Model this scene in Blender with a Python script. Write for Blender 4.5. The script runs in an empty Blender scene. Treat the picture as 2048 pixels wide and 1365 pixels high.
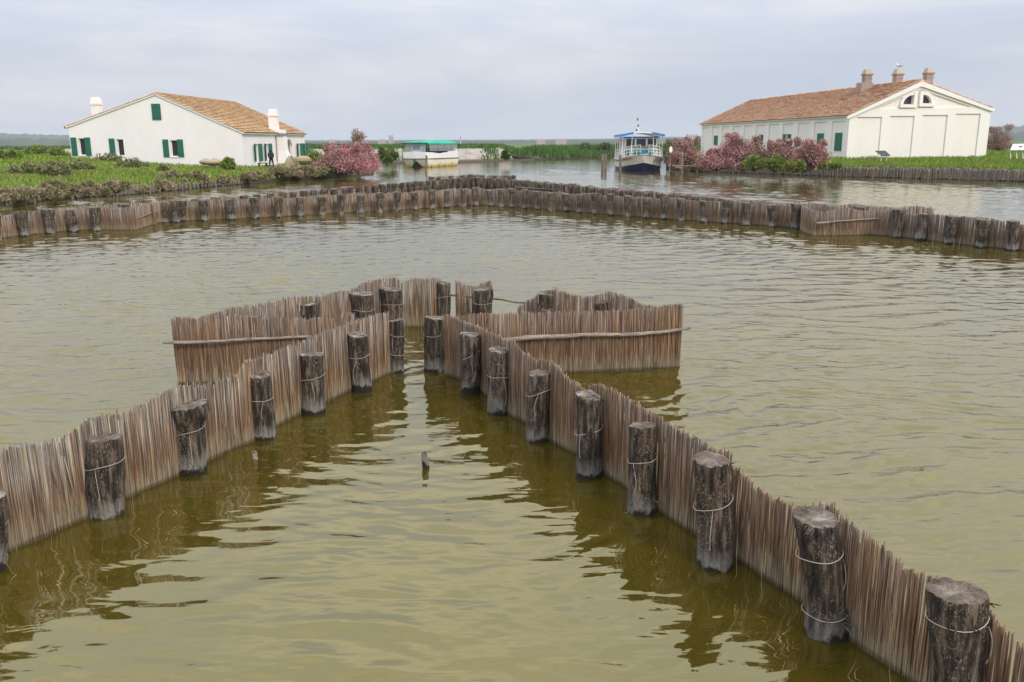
import bpy, math, random
from mathutils import Vector, Matrix, noise
R = random.Random(7)
C = bpy.context.scene.collection
scene = bpy.context.scene
# ------------------------------------------------------------------ camera
F_PX = 1700.0; CAMH = 3.2; HOR = 284.0; ROLL = 0.0054
TH = math.atan((682.5-HOR)/F_PX)
Fv = Vector((0, math.cos(TH), -math.sin(TH)))
R0 = Vector((1, 0, 0)); U0 = Vector((0, math.sin(TH), math.cos(TH)))
Uv = U0*math.cos(ROLL)+R0*math.sin(ROLL); Rv = R0*math.cos(ROLL)-U0*math.sin(ROLL)
CP = Vector((0, 0, CAMH))
cam_d = bpy.data.cameras.new('camera'); cam = bpy.data.objects.new('camera', cam_d); C.objects.link(cam)
cam_d.sensor_width = 36.0; cam_d.lens = 36.0*F_PX/2048.0; cam_d.clip_start = 0.1; cam_d.clip_end = 30000
cam.matrix_world = Matrix(((Rv.x, Uv.x, -Fv.x, CP.x), (Rv.y, Uv.y, -Fv.y, CP.y), (Rv.z, Uv.z, -Fv.z, CP.z), (0, 0, 0, 1)))
scene.camera = cam
scene.view_settings.view_transform = 'Standard'; scene.view_settings.look = 'None'
scene.view_settings.exposure = 0.48; scene.view_settings.gamma = 1.0
# ------------------------------------------------------------------ light
SUN_EL = math.radians(40); SUN_AZ = math.radians(142)      # clockwise from +Y: behind the camera, to the right
world = bpy.data.worlds.new('World'); scene.world = world; world.use_nodes = True
nt = world.node_tree; nt.nodes.clear()
def wn(t, **k):
    n = nt.nodes.new(t)
    for a, b in k.items(): setattr(n, a, b)
    return n
out = wn('ShaderNodeOutputWorld'); mixs = wn('ShaderNodeMixShader')
b1 = wn('ShaderNodeBackground'); b2 = wn('ShaderNodeBackground')
sky = wn('ShaderNodeTexSky', sky_type='NISHITA', sun_disc=False, sun_elevation=SUN_EL, sun_rotation=SUN_AZ)
sky.air_density = 1.0; sky.dust_density = 3.0; sky.ozone_density = 2.0
b1.inputs['Strength'].default_value = 0.11
nt.links.new(sky.outputs[0], b1.inputs['Color'])
tc = wn('ShaderNodeTexCoord'); mp = wn('ShaderNodeMapping'); mp.inputs['Scale'].default_value = (1.2, 1.2, 6.5); mp.inputs['Location'].default_value = (3.1, 0.4, 0.2)
nz = wn('ShaderNodeTexNoise'); nz.inputs['Scale'].default_value = 1.5; nz.inputs['Detail'].default_value = 5.5; nz.inputs['Roughness'].default_value = 0.55; nz.inputs['Distortion'].default_value = 0.35
rp = wn('ShaderNodeValToRGB'); e = rp.color_ramp.elements
e[0].position = 0.36; e[0].color = (0.460, 0.515, 0.610, 1)
e[1].position = 0.64; e[1].color = (0.650, 0.650, 0.680, 1)
m_ = rp.color_ramp.elements.new(0.5); m_.color = (0.520, 0.560, 0.640, 1)
nt.links.new(tc.outputs['Generated'], mp.inputs['Vector']); nt.links.new(mp.outputs[0], nz.inputs['Vector']); nt.links.new(nz.outputs['Fac'], rp.inputs[0])
# an overcast sky is brightest overhead
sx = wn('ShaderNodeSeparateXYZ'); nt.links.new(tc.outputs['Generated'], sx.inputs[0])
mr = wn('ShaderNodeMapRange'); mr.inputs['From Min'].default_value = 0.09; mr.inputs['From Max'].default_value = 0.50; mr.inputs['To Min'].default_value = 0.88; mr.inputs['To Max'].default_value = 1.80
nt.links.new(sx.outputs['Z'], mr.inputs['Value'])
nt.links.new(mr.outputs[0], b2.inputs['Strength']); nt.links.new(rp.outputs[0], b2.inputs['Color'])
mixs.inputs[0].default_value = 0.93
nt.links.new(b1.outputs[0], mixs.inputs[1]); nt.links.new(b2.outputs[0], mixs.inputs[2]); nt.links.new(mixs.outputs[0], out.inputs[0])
sd = bpy.data.lights.new('sun', 'SUN'); sd.energy = 1.5; sd.angle = math.radians(14); sd.color = (1.0, 0.93, 0.83)
so = bpy.data.objects.new('sun', sd); C.objects.link(so)
sv = Vector((math.sin(SUN_AZ)*math.cos(SUN_EL), math.cos(SUN_AZ)*math.cos(SUN_EL), math.sin(SUN_EL)))
so.rotation_euler = sv.to_track_quat('Z', 'Y').to_euler()

# ------------------------------------------------------------------ picture <-> world
def ray(px, py):
    return Fv + Rv*((px-1024)/F_PX) + Uv*((682.5-py)/F_PX)
def onz(px, py, z=0.0):
    d = ray(px, py); t = (z-CAMH)/d.z
    return CP + d*t
def atY(px, py, Y):
    d = ray(px, py); return CP + d*(Y/d.y)
def onplane(px, py, P, n):
    d = ray(px, py); t = (P-CP).dot(n)/d.dot(n)
    return CP + d*t
def proj(p):
    q = p-CP; dp = q.dot(Fv)
    return 1024+F_PX*q.dot(Rv)/dp, 682.5-F_PX*q.dot(Uv)/dp, dp
def interp(pts, x):
    if x <= pts[0][0]: return pts[0][1]
    for (a, b), (c, d) in zip(pts, pts[1:]):
        if x <= c: return b+(d-b)*(x-a)/(c-a) if c > a else d
    return pts[-1][1]
def sm(t):
    t = max(0.0, min(1.0, t)); return t*t*(3-2*t)
def V(*a): return Vector(a)
# ------------------------------------------------------------------ material helpers
def mat(name, col=None, rough=0.8, spec=None, metal=0.0):
    m = bpy.data.materials.new(name); m.use_nodes = True
    b = m.node_tree.nodes['Principled BSDF']; b.inputs['Roughness'].default_value = rough; b.inputs['Metallic'].default_value = metal
    if spec is not None: b.inputs['Specular IOR Level'].default_value = spec
    if col: b.inputs['Base Color'].default_value = (*col, 1)
    return m
class NT:
    def __init__(s, m): s.t = m.node_tree; s.b = s.t.nodes['Principled BSDF']
    def n(s, t, **k):
        n = s.t.nodes.new(t)
        for a, b in k.items(): setattr(n, a, b)
        return n
    def l(s, a, b): s.t.links.new(a, b)
    def coord(s, kind='Object', scale=(1, 1, 1), rot=(0, 0, 0)):
        c = s.n('ShaderNodeTexCoord') if kind != 'Position' else s.n('ShaderNodeNewGeometry')
        mp = s.n('ShaderNodeMapping'); mp.inputs['Scale'].default_value = scale; mp.inputs['Rotation'].default_value = rot
        s.l(c.outputs[kind], mp.inputs[0]); return mp.outputs[0]
    def noise(s, vec, scale, detail=4, rough=0.55, dist=0.0):
        n = s.n('ShaderNodeTexNoise'); n.inputs['Scale'].default_value = scale; n.inputs['Detail'].default_value = detail
        n.inputs['Roughness'].default_value = rough; n.inputs['Distortion'].default_value = dist; s.l(vec, n.inputs['Vector']); return n.outputs['Fac']
    def ramp(s, fac, stops, mode='LINEAR'):
        r = s.n('ShaderNodeValToRGB'); cr = r.color_ramp; cr.interpolation = mode
        while len(cr.elements) > 1: cr.elements.remove(cr.elements[-1])
        cr.elements[0].position = stops[0][0]; cr.elements[0].color = (*stops[0][1], 1)
        for p, c in stops[1:]:
            e = cr.elements.new(p); e.color = (*c, 1)
        s.l(fac, r.inputs[0]); return r.outputs[0]
    def mix(s, fac, a, b, mode='MIX'):
        n = s.n('ShaderNodeMix', data_type='RGBA', blend_type=mode)
        for i, v in ((0, fac), (6, a), (7, b)):
            if isinstance(v, (int, float)): n.inputs[i].default_value = v
            elif isinstance(v, tuple): n.inputs[i].default_value = (*v, 1)
            else: s.l(v, n.inputs[i])
        return n.outputs[2]
    def math(s, op, a, b=0.0, clamp=False):
        n = s.n('ShaderNodeMath', operation=op); n.use_clamp = clamp
        for i, v in ((0, a), (1, b)):
            if isinstance(v, (int, float)): n.inputs[i].default_value = v
            else: s.l(v, n.inputs[i])
        return n.outputs[0]
    def rng(s, v, a, b, c=0.0, d=1.0):
        n = s.n('ShaderNodeMapRange'); n.inputs['From Min'].default_value = a; n.inputs['From Max'].default_value = b
        n.inputs['To Min'].default_value = c; n.inputs['To Max'].default_value = d; s.l(v, n.inputs['Value']); return n.outputs[0]
    def z(s):
        g = s.n('ShaderNodeNewGeometry'); x = s.n('ShaderNodeSeparateXYZ'); s.l(g.outputs['Position'], x.inputs[0]); return x.outputs['Z']
    def island(s): return s.n('ShaderNodeNewGeometry').outputs['Random Per Island']
    def orand(s): return s.n('ShaderNodeObjectInfo').outputs['Random']
    def bump(s, h, strength=0.5, dist=0.02):
        b = s.n('ShaderNodeBump'); b.inputs['Strength'].default_value = strength; b.inputs['Distance'].default_value = dist
        s.l(h, b.inputs['Height']); s.l(b.outputs[0], s.b.inputs['Normal']); return b
    def base(s, c): s.l(c, s.b.inputs['Base Color'])

M = {}
# water: one murky olive sheet with wind ripples
m = M['water'] = mat('murky_water', (0.1, 0.09, 0.02), 0.03); k = NT(m)
k.b.inputs['IOR'].default_value = 2.5; k.b.inputs['Specular Tint'].default_value = (1.0, 0.87, 0.42, 1)
v1 = k.coord('Position', (0.55, 1.9, 1), (0, 0, 0.10)); v2 = k.coord('Position', (1.7, 4.8, 1), (0, 0, -0.22)); v3 = k.coord('Position', (0.06, 0.09, 1)); v4 = k.coord('Position', (4.0, 9.0, 1), (0, 0, 0.3))
h1 = k.noise(v1, 1.0, 2.5, 0.5, 0.7); h2 = k.noise(v2, 1.0, 2.5, 0.5, 0.5); h4 = k.noise(v4, 1.0, 1.5, 0.5, 0.3)
gust = k.rng(k.noise(v3, 1.0, 2, 0.5), 0.36, 0.62, 0.35, 1.0)
# sheltered water inside the near V of fences is calmer
g = k.n('ShaderNodeNewGeometry'); sp = k.n('ShaderNodeSeparateXYZ'); k.l(g.outputs['Position'], sp.inputs[0])
shel = k.math('ADD', k.math('ABSOLUTE', k.math('ADD', sp.outputs['X'], 0.9)), k.math('MULTIPLY', sp.outputs['Y'], 0.75))
open_ = k.rng(shel, 7.6, 11.0, 0.26, 1.0)
amp = k.math('MULTIPLY', gust, open_)
hh = k.math('ADD', k.math('MULTIPLY', h1, 0.60), k.math('MULTIPLY', k.math('MULTIPLY', h2, 0.34), k.rng(amp, 0, 1, 0.8, 1.15)))
hh = k.math('ADD', hh, k.math('MULTIPLY', k.math('MULTIPLY', h4, 0.16), amp))
hh = k.math('MULTIPLY', hh, k.rng(open_, 0.26, 1.0, 0.70, 1.0))
far_ = k.rng(sp.outputs['Y'], 12.0, 50.0, 1.0, 0.36)
hh = k.math('MULTIPLY', hh, far_)
k.bump(hh, 1.0, 0.05)
k.base(k.ramp(k.noise(k.coord('Position', (0.25, 0.4, 1)), 1.0, 3), [(0.3, (0.050, 0.037, 0.003)), (0.7, (0.070, 0.053, 0.006))]))
# reeds
def reed_mat(name, grey, wz=0.0):
    m = mat(name, rough=0.75); k = NT(m)
    r = k.island()
    c = k.ramp(r, [(0, (0.035, 0.025, 0.017)), (0.14, (0.235, 0.205, 0.185)), (0.30, (0.125, 0.085, 0.058)), (0.44, (0.40, 0.345, 0.29)), (0.54, (0.30, 0.145, 0.05)), (0.64, (0.165, 0.14, 0.13)), (0.77, (0.40, 0.25, 0.105)), (0.86, (0.065, 0.045, 0.033)), (0.94, (0.52, 0.44, 0.31))], 'CONSTANT')
    vv = k.coord('Object', (1, 1, 0.35))
    patch = k.noise(vv, 1.3, 4, 0.6)
    bw = k.mix(0.30, c, k.ramp(patch, [(0.35, (0.25, 0.155, 0.085)), (0.62, (0.28, 0.24, 0.215))]))
    gr = k.mix(grey, bw, (0.28, 0.235, 0.20))
    z = k.z()
    # orange-brown lower half, weathered grey tops
    zz = k.math('ADD', z, k.math('MULTIPLY', patch, 0.5))
    warm = k.mix(k.rng(zz, 0.55, 0.95), k.mix(0.6, gr, (0.50, 0.25, 0.11), 'MULTIPLY'), gr)
    warm = k.mix(k.rng(zz, 0.50+wz, 0.95+wz), k.mix(0.5, gr, (0.24, 0.12, 0.05)), gr)
    # dried mud line, then the wet foot
    e = k.math('ADD', z, k.math('MULTIPLY', k.math('SUBTRACT', r, 0.5), 0.16))
    e = k.math('ADD', e, k.math('MULTIPLY', k.math('SUBTRACT', patch, 0.5), -0.25))
    mud = k.mix(k.rng(e, 0.15, 0.19), k.mix(0.62, k.mix(0.4, warm, (0.05, 0.04, 0.03)), (0.34, 0.285, 0.19)), warm)
    wet = k.mix(k.rng(z, 0.015, 0.05), k.mix(0.75, mud, (0.06, 0.045, 0.02)), mud)
    fine = k.noise(k.coord('Object', (34, 34, 2.2)), 1.0, 4, 0.7)
    k.base(k.mix(1.0, wet, k.ramp(fine, [(0.36, (0.42, 0.39, 0.37)), (0.52, (0.95, 0.94, 0.93)), (0.66, (1.35, 1.33, 1.3))]), 'MULTIPLY'))
    return m
M['reed'] = reed_mat('dry_reed', 0.0); M['reed_warm'] = reed_mat('brown_reed', 0.0, 0.38); M['reed_far'] = reed_mat('dry_reed_grey', 0.18)
# bark
def bark_mat(name, dark=1.0, mudh=0.21, grey=0.0):
    m = mat(name, rough=0.85); k = NT(m)
    oi = k.orand()
    off = k.n('ShaderNodeVectorMath', operation='ADD'); tcn = k.n('ShaderNodeTexCoord'); cmb = k.n('ShaderNodeCombineXYZ')
    k.l(k.math('MULTIPLY', oi, 37.0), cmb.inputs['X']); k.l(k.math('MULTIPLY', oi, 11.0), cmb.inputs['Z'])
    k.l(tcn.outputs['Object'], off.inputs[0]); k.l(cmb.outputs[0], off.inputs[1])
    def vm(s):
        mp = k.n('ShaderNodeMapping'); mp.inputs['Scale'].default_value = s; k.l(off.outputs[0], mp.inputs[0]); return mp.outputs[0]
    streak = k.noise(vm((22, 22, 3.0)), 1.0, 5, 0.65); patch = k.noise(vm((5, 5, 3)), 1.0, 5, 0.65, 0.4); fleck = k.noise(vm((85, 85, 45)), 1.0, 3, 0.7)
    c = k.ramp(streak, [(0.38, (0.006*dark, 0.004*dark, 0.003*dark)), (0.50, (0.055*dark, 0.038*dark, 0.025*dark)), (0.62, (0.25*dark, 0.185*dark, 0.13*dark))])
    c = k.mix(k.rng(patch, 0.56, 0.62), c, k.mix(0.5, c, (0.15*dark, 0.072*dark, 0.034*dark)))
    c = k.mix(k.rng(patch, 0.47, 0.34), c, k.mix(0.65, c, (0.025, 0.018, 0.013)))
    c = k.mix(k.math('MULTIPLY', k.math('MULTIPLY', k.rng(fleck, 0.55, 0.63), k.rng(patch, 0.44, 0.56)), 0.75), c, (0.36, 0.32, 0.25))
    if grey: c = k.mix(grey, c, (0.34, 0.30, 0.26))
    z = k.z(); e = k.math('ADD', z, k.math('MULTIPLY', k.math('SUBTRACT', patch, 0.5), -0.35)); e = k.math('ADD', e, k.math('MULTIPLY', oi, 0.08))
    mud = k.mix(k.rng(e, mudh-0.11, mudh+0.05), k.mix(k.rng(streak, 0.35, 0.6, 0.35, 0.8), c, (0.34, 0.325, 0.30)), c)
    c = k.mix(k.rng(e, 0.07, 0.10), (0.018, 0.015, 0.012), mud)
    k.base(c)
    hb = k.math('ADD', k.math('MULTIPLY', streak, 1.0), k.math('MULTIPLY', fleck, 0.35)); k.bump(hb, 1.0, 0.06)
    return m
M['bark'] = bark_mat('weathered_bark', 0.78); M['bark_far'] = bark_mat('weathered_bark_far', 0.8, 0.27, 0.03); M['piling'] = bark_mat('grey_piling', 1.3, 0.0, 0.32)
M['pole'] = mat('bleached_pole', rough=0.85); k = NT(M['pole']); n_ = k.noise(k.coord('Object', (6, 40, 40)), 1, 4, 0.6)
k.base(k.ramp(n_, [(0.3, (0.10, 0.07, 0.05)), (0.5, (0.25, 0.20, 0.16)), (0.75, (0.44, 0.38, 0.32))])); k.bump(n_, 0.6, 0.01)
M['cut'] = mat('cut_wood', rough=0.85); k = NT(M['cut'])
tcn = k.n('ShaderNodeTexCoord'); wv = k.n('ShaderNodeTexWave', wave_type='RINGS', rings_direction='Z'); wv.inputs['Scale'].default_value = 16; wv.inputs['Distortion'].default_value = 9; wv.inputs['Detail'].default_value = 3
k.l(tcn.outputs['Object'], wv.inputs[0]); ns = k.noise(k.coord('Object', (9, 9, 9)), 1, 5, 0.65)
cc = k.ramp(ns, [(0.34, (0.035, 0.026, 0.018)), (0.5, (0.17, 0.14, 0.105)), (0.68, (0.42, 0.38, 0.33))])
cc = k.mix(k.rng(k.orand(), 0.3, 0.8, 0.0, 0.45), cc, (0.14, 0.085, 0.05))
vo = k.n('ShaderNodeTexVoronoi', feature='DISTANCE_TO_EDGE'); vo.inputs['Scale'].default_value = 5; k.l(k.coord('Object', (1, 2.4, .1)), vo.inputs['Vector'])
crk = k.rng(vo.outputs['Distance'], 0.0, 0.02, 0.45, 1.0)
k.base(k.mix(crk, (0.03, 0.022, 0.015), k.mix(0.22, cc, wv.outputs['Color'], 'MULTIPLY'))); k.bump(k.math('ADD', ns, k.math('MULTIPLY', crk, .6)), 0.7, 0.02)
M['wire'] = mat('pale_wire', (0.46, 0.39, 0.32), 0.5)
# buildings
def plaster(name, a, b, stain=0.25):
    m = mat(name, rough=0.9); k = NT(m); n1 = k.noise(k.coord('Object', (0.5, 0.5, 0.22)), 1, 6, 0.65, 0.3); n2 = k.noise(k.coord('Object', (6, 6, 1.2)), 1, 4, 0.6)
    c = k.ramp(n1, [(0.3, a), (0.7, b)]); c = k.mix(k.math('MULTIPLY', k.rng(n2, 0.55, 0.75), stain), c, (0.52, 0.46, 0.38)); k.base(c)
    k.bump(k.noise(k.coord('Object', (9, 9, 9)), 1, 5, 0.6), 0.35, 0.02); return m
M['plaster'] = plaster('white_lime_plaster', (0.82, 0.765, 0.725), (0.87, 0.825, 0.785), 0.14)
M['cream'] = plaster('cream_plaster', (0.83, 0.77, 0.69), (0.87, 0.815, 0.735), 0.15)
M['trim'] = plaster('pale_trim', (0.85, 0.79, 0.715), (0.88, 0.83, 0.76), 0.1)
M['chim'] = plaster('brown_render', (0.30, 0.225, 0.185), (0.40, 0.31, 0.26), 0.5)
M['chim2'] = plaster('grey_cap', (0.42, 0.36, 0.28), (0.52, 0.46, 0.36), 0.4)
def tiles(name, stops):
    m = mat(name, rough=0.85); k = NT(m); c = k.ramp(k.island(), stops, 'CONSTANT'); n1 = k.noise(k.coord('Object', (0.35, 0.35, 0.35)), 1, 5, 0.65); n2 = k.noise(k.coord('Object', (3, 3, 3)), 1, 4, 0.65)
    c = k.mix(k.rng(n1, 0.38, 0.66, 0.0, 0.5), c, stops[2][1]); c = k.mix(k.math('MULTIPLY', k.rng(n2, 0.55, 0.7), 0.45), c, (0.12, 0.095, 0.07)); k.base(c); return m
M['tile_ochre'] = tiles('ochre_tiles', [(0, (0.58, 0.36, 0.17)), (0.2, (0.42, 0.24, 0.11)), (0.36, (0.66, 0.44, 0.23)), (0.6, (0.70, 0.52, 0.32)), (0.8, (0.52, 0.30, 0.13)), (0.93, (0.24, 0.14, 0.08))])
M['tile_red'] = tiles('red_tiles', [(0, (0.60, 0.24, 0.11)), (0.2, (0.28, 0.16, 0.10)), (0.32, (0.66, 0.42, 0.25)), (0.58, (0.70, 0.53, 0.36)), (0.78, (0.56, 0.22, 0.10)), (0.93, (0.13, 0.09, 0.06))])
M['shutter'] = mat('green_shutter', (0.012, 0.135, 0.085), 0.55)
M['dark'] = mat('dark_interior', (0.018, 0.016, 0.015), 0.6)
M['pane'] = mat('window_pane', (0.05, 0.045, 0.055), 0.15)
M['grille'] = mat('lunette_glass', (0.045, 0.045, 0.06), 0.4)
M['lead'] = mat('lead_flashing', (0.22, 0.23, 0.26), 0.5)
M['pipe'] = mat('copper_pipe', (0.28, 0.19, 0.15), 0.5)
M['wood'] = mat('old_planks', rough=0.85); k = NT(M['wood']); k.base(k.ramp(k.noise(k.coord('Object', (3, 20, 20)), 1, 4), [(0.3, (0.10, 0.07, 0.05)), (0.7, (0.32, 0.25, 0.19))]))
M['wicker'] = mat('wicker', rough=0.8); k = NT(M['wicker'])
wv = k.n('ShaderNodeTexWave', wave_type='BANDS', bands_direction='Z'); wv.inputs['Scale'].default_value = 9; wv.inputs['Distortion'].default_value = 1.5
k.l(k.coord('Object'), wv.inputs[0]); k.base(k.ramp(wv.outputs['Fac'], [(0.1, (0.30, 0.20, 0.09)), (0.6, (0.52, 0.39, 0.22)), (1, (0.60, 0.49, 0.31))])); k.bump(wv.outputs['Fac'], 0.8, 0.03)
# boats
M['gel'] = mat('white_paint', rough=0.35); k = NT(M['gel']); k.base(k.ramp(k.noise(k.coord('Object', (1.2, 1.2, 0.6)), 1, 5, 0.6), [(0.35, (0.74, 0.73, 0.71)), (0.7, (0.82, 0.81, 0.80))]))
M['hull_stain'] = mat('stained_hull', rough=0.5); k = NT(M['hull_stain']); n_ = k.noise(k.coord('Object', (1.1, 1.1, 0.5)), 1.5, 5, 0.6)
zz = k.math('ADD', k.z(), k.math('MULTIPLY', n_, -1.3))
c = k.ramp(k.rng(zz, -0.75, 0.35), [(0.0, (0.13, 0.09, 0.035)), (0.12, (0.48, 0.32, 0.09)), (0.32, (0.68, 0.56, 0.30)), (0.55, (0.78, 0.74, 0.62)), (0.8, (0.80, 0.78, 0.73))]); k.base(c)
M['hull_two'] = mat('blue_and_white_hull', rough=0.35); k = NT(M['hull_two'])
at = k.n('ShaderNodeAttribute'); at.attribute_name = 'blue'; gr = k.ramp(k.noise(k.coord('Object', (1, 1, 3)), 1.5, 5, 0.6), [(0.35, (0.50, 0.46, 0.40)), (0.65, (0.74, 0.71, 0.65))])
k.base(k.mix(k.math('GREATER_THAN', at.outputs['Fac'], 0.5), gr, (0.008, 0.016, 0.085)))
M['navy'] = mat('navy_antifouling', (0.007, 0.014, 0.075), 0.5)
M['teal'] = mat('teal_frame', (0.012, 0.13, 0.14), 0.5)
M['canopy_green'] = mat('green_canvas', rough=0.75); k = NT(M['canopy_green']); k.base(k.ramp(k.noise(k.coord('Object', (0.8, 0.8, 0.8)), 1, 4), [(0.35, (0.01, 0.36, 0.24)), (0.7, (0.03, 0.52, 0.36))]))
M['blue'] = mat('sky_blue_paint', (0.02, 0.20, 0.52), 0.4)
M['black'] = mat('black_rubber', (0.02, 0.02, 0.022), 0.7)
M['brownseat'] = mat('brown_seat', (0.10, 0.04, 0.035), 0.7)
M['greenseat'] = mat('green_seat', (0.02, 0.17, 0.09), 0.6)
M['red'] = mat('red_cloth', (0.5, 0.04, 0.04), 0.7)
m = M['vinyl'] = mat('clear_vinyl', (0.62, 0.68, 0.74), 0.25); m.node_tree.nodes['Principled BSDF'].inputs['Alpha'].default_value = 0.2
M['cloth_dark'] = mat('dark_cloth', (0.012, 0.014, 0.022), 0.9); M['skin'] = mat('skin', (0.45, 0.27, 0.2), 0.6); M['bag'] = mat('backpack_cloth', (0.02, 0.025, 0.04), 0.8); M['hair'] = mat('dark_hair', (0.02, 0.015, 0.012), 0.7)
M['boardblack'] = mat('board_face', (0.03, 0.045, 0.035), 0.35); M['signwhite'] = mat('white_metal', (0.8, 0.8, 0.8), 0.4)
M['feather'] = mat('white_feathers', (0.75, 0.75, 0.75), 0.8); M['feather_grey'] = mat('grey_feathers', (0.28, 0.29, 0.31), 0.8)
M['farwall'] = mat('far_wall', (0.42, 0.38, 0.36), 0.9); M['farroof'] = mat('far_roof', (0.35, 0.2, 0.15), 0.9)
# vegetation
def veg(name, stops, rough=0.7, patchcol=None):
    m = mat(name, rough=rough, spec=0.25); k = NT(m); c = k.ramp(k.island(), stops)
    if patchcol:
        n1 = k.noise(k.coord('Position', (0.16, 0.10, 0.16)), 1, 4, 0.6); c = k.mix(k.rng(n1, 0.46, 0.62), c, k.mix(0.75, c, patchcol))
    k.base(c); return m
M['grass'] = veg('meadow_grass', [(0, (0.08, 0.16, 0.012)), (0.5, (0.18, 0.28, 0.025)), (0.85, (0.28, 0.37, 0.045)), (1, (0.34, 0.32, 0.12))], patchcol=(0.19, 0.20, 0.05))
M['grass_far'] = veg('bank_grass', [(0, (0.03, 0.09, 0.012)), (0.6, (0.075, 0.16, 0.02)), (1, (0.13, 0.20, 0.04))], patchcol=(0.05, 0.08, 0.02))
M['shrub_brown'] = veg('sea_blite_leaves', [(0, (0.19, 0.135, 0.08)), (0.45, (0.37, 0.285, 0.185)), (0.8, (0.47, 0.385, 0.275)), (1, (0.25, 0.27, 0.09))])
M['shrub_olive'] = veg('olive_leaves', [(0, (0.08, 0.11, 0.03)), (0.6, (0.17, 0.20, 0.06)), (1, (0.26, 0.25, 0.10))])
M['pink'] = veg('pink_blossom', [(0, (0.33, 0.11, 0.125)), (0.4, (0.50, 0.21, 0.235)), (0.8, (0.63, 0.32, 0.335)), (1, (0.70, 0.44, 0.42))])
M['tam_leaf'] = veg('tamarisk_leaves', [(0, (0.12, 0.115, 0.055)), (0.6, (0.23, 0.19, 0.11)), (1, (0.33, 0.25, 0.17))])
M['stem'] = mat('branch_bark', (0.07, 0.045, 0.03), 0.9)
def ground_mat(name, a, b, c, sc=0.35):
    m = mat(name, rough=0.95); k = NT(m); n1 = k.noise(k.coord('Position', (sc, sc, sc)), 1, 6, 0.65); n2 = k.noise(k.coord('Position', (3, 3, 3)), 1, 5, 0.7)
    col = k.ramp(n1, [(0.3, a), (0.5, b), (0.7, c)]); col = k.mix(0.6, col, k.ramp(n2, [(0.3, (0.45, 0.45, 0.45)), (0.7, (1.25, 1.25, 1.25))]), 'MULTIPLY')
    if name == 'turf': col = k.mix(k.rng(k.math('ADD', k.z(), k.math('MULTIPLY', n2, -.25)), 0.10, 0.28), (0.055, 0.042, 0.028), col)
    if name == 'rubble': col = k.mix(k.rng(k.math('ADD', k.z(), k.math('MULTIPLY', n2, -.5)), 0.05, 0.30), (0.09, 0.07, 0.05), col)
    k.base(col); k.bump(n2, 0.8, 0.12); return m
M['turf'] = ground_mat('turf', (0.05, 0.10, 0.015), (0.09, 0.16, 0.02), (0.12, 0.12, 0.05))
M['rock'] = ground_mat('rubble', (0.22, 0.18, 0.145), (0.40, 0.345, 0.285), (0.50, 0.45, 0.38), 0.9)
M['mudbank'] = ground_mat('mud', (0.06, 0.045, 0.03), (0.11, 0.085, 0.06), (0.16, 0.13, 0.09), 0.8)
M['wood_far'] = ground_mat('far_woods', (0.03, 0.05, 0.03), (0.05, 0.075, 0.04), (0.08, 0.10, 0.06), 0.01)

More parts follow.
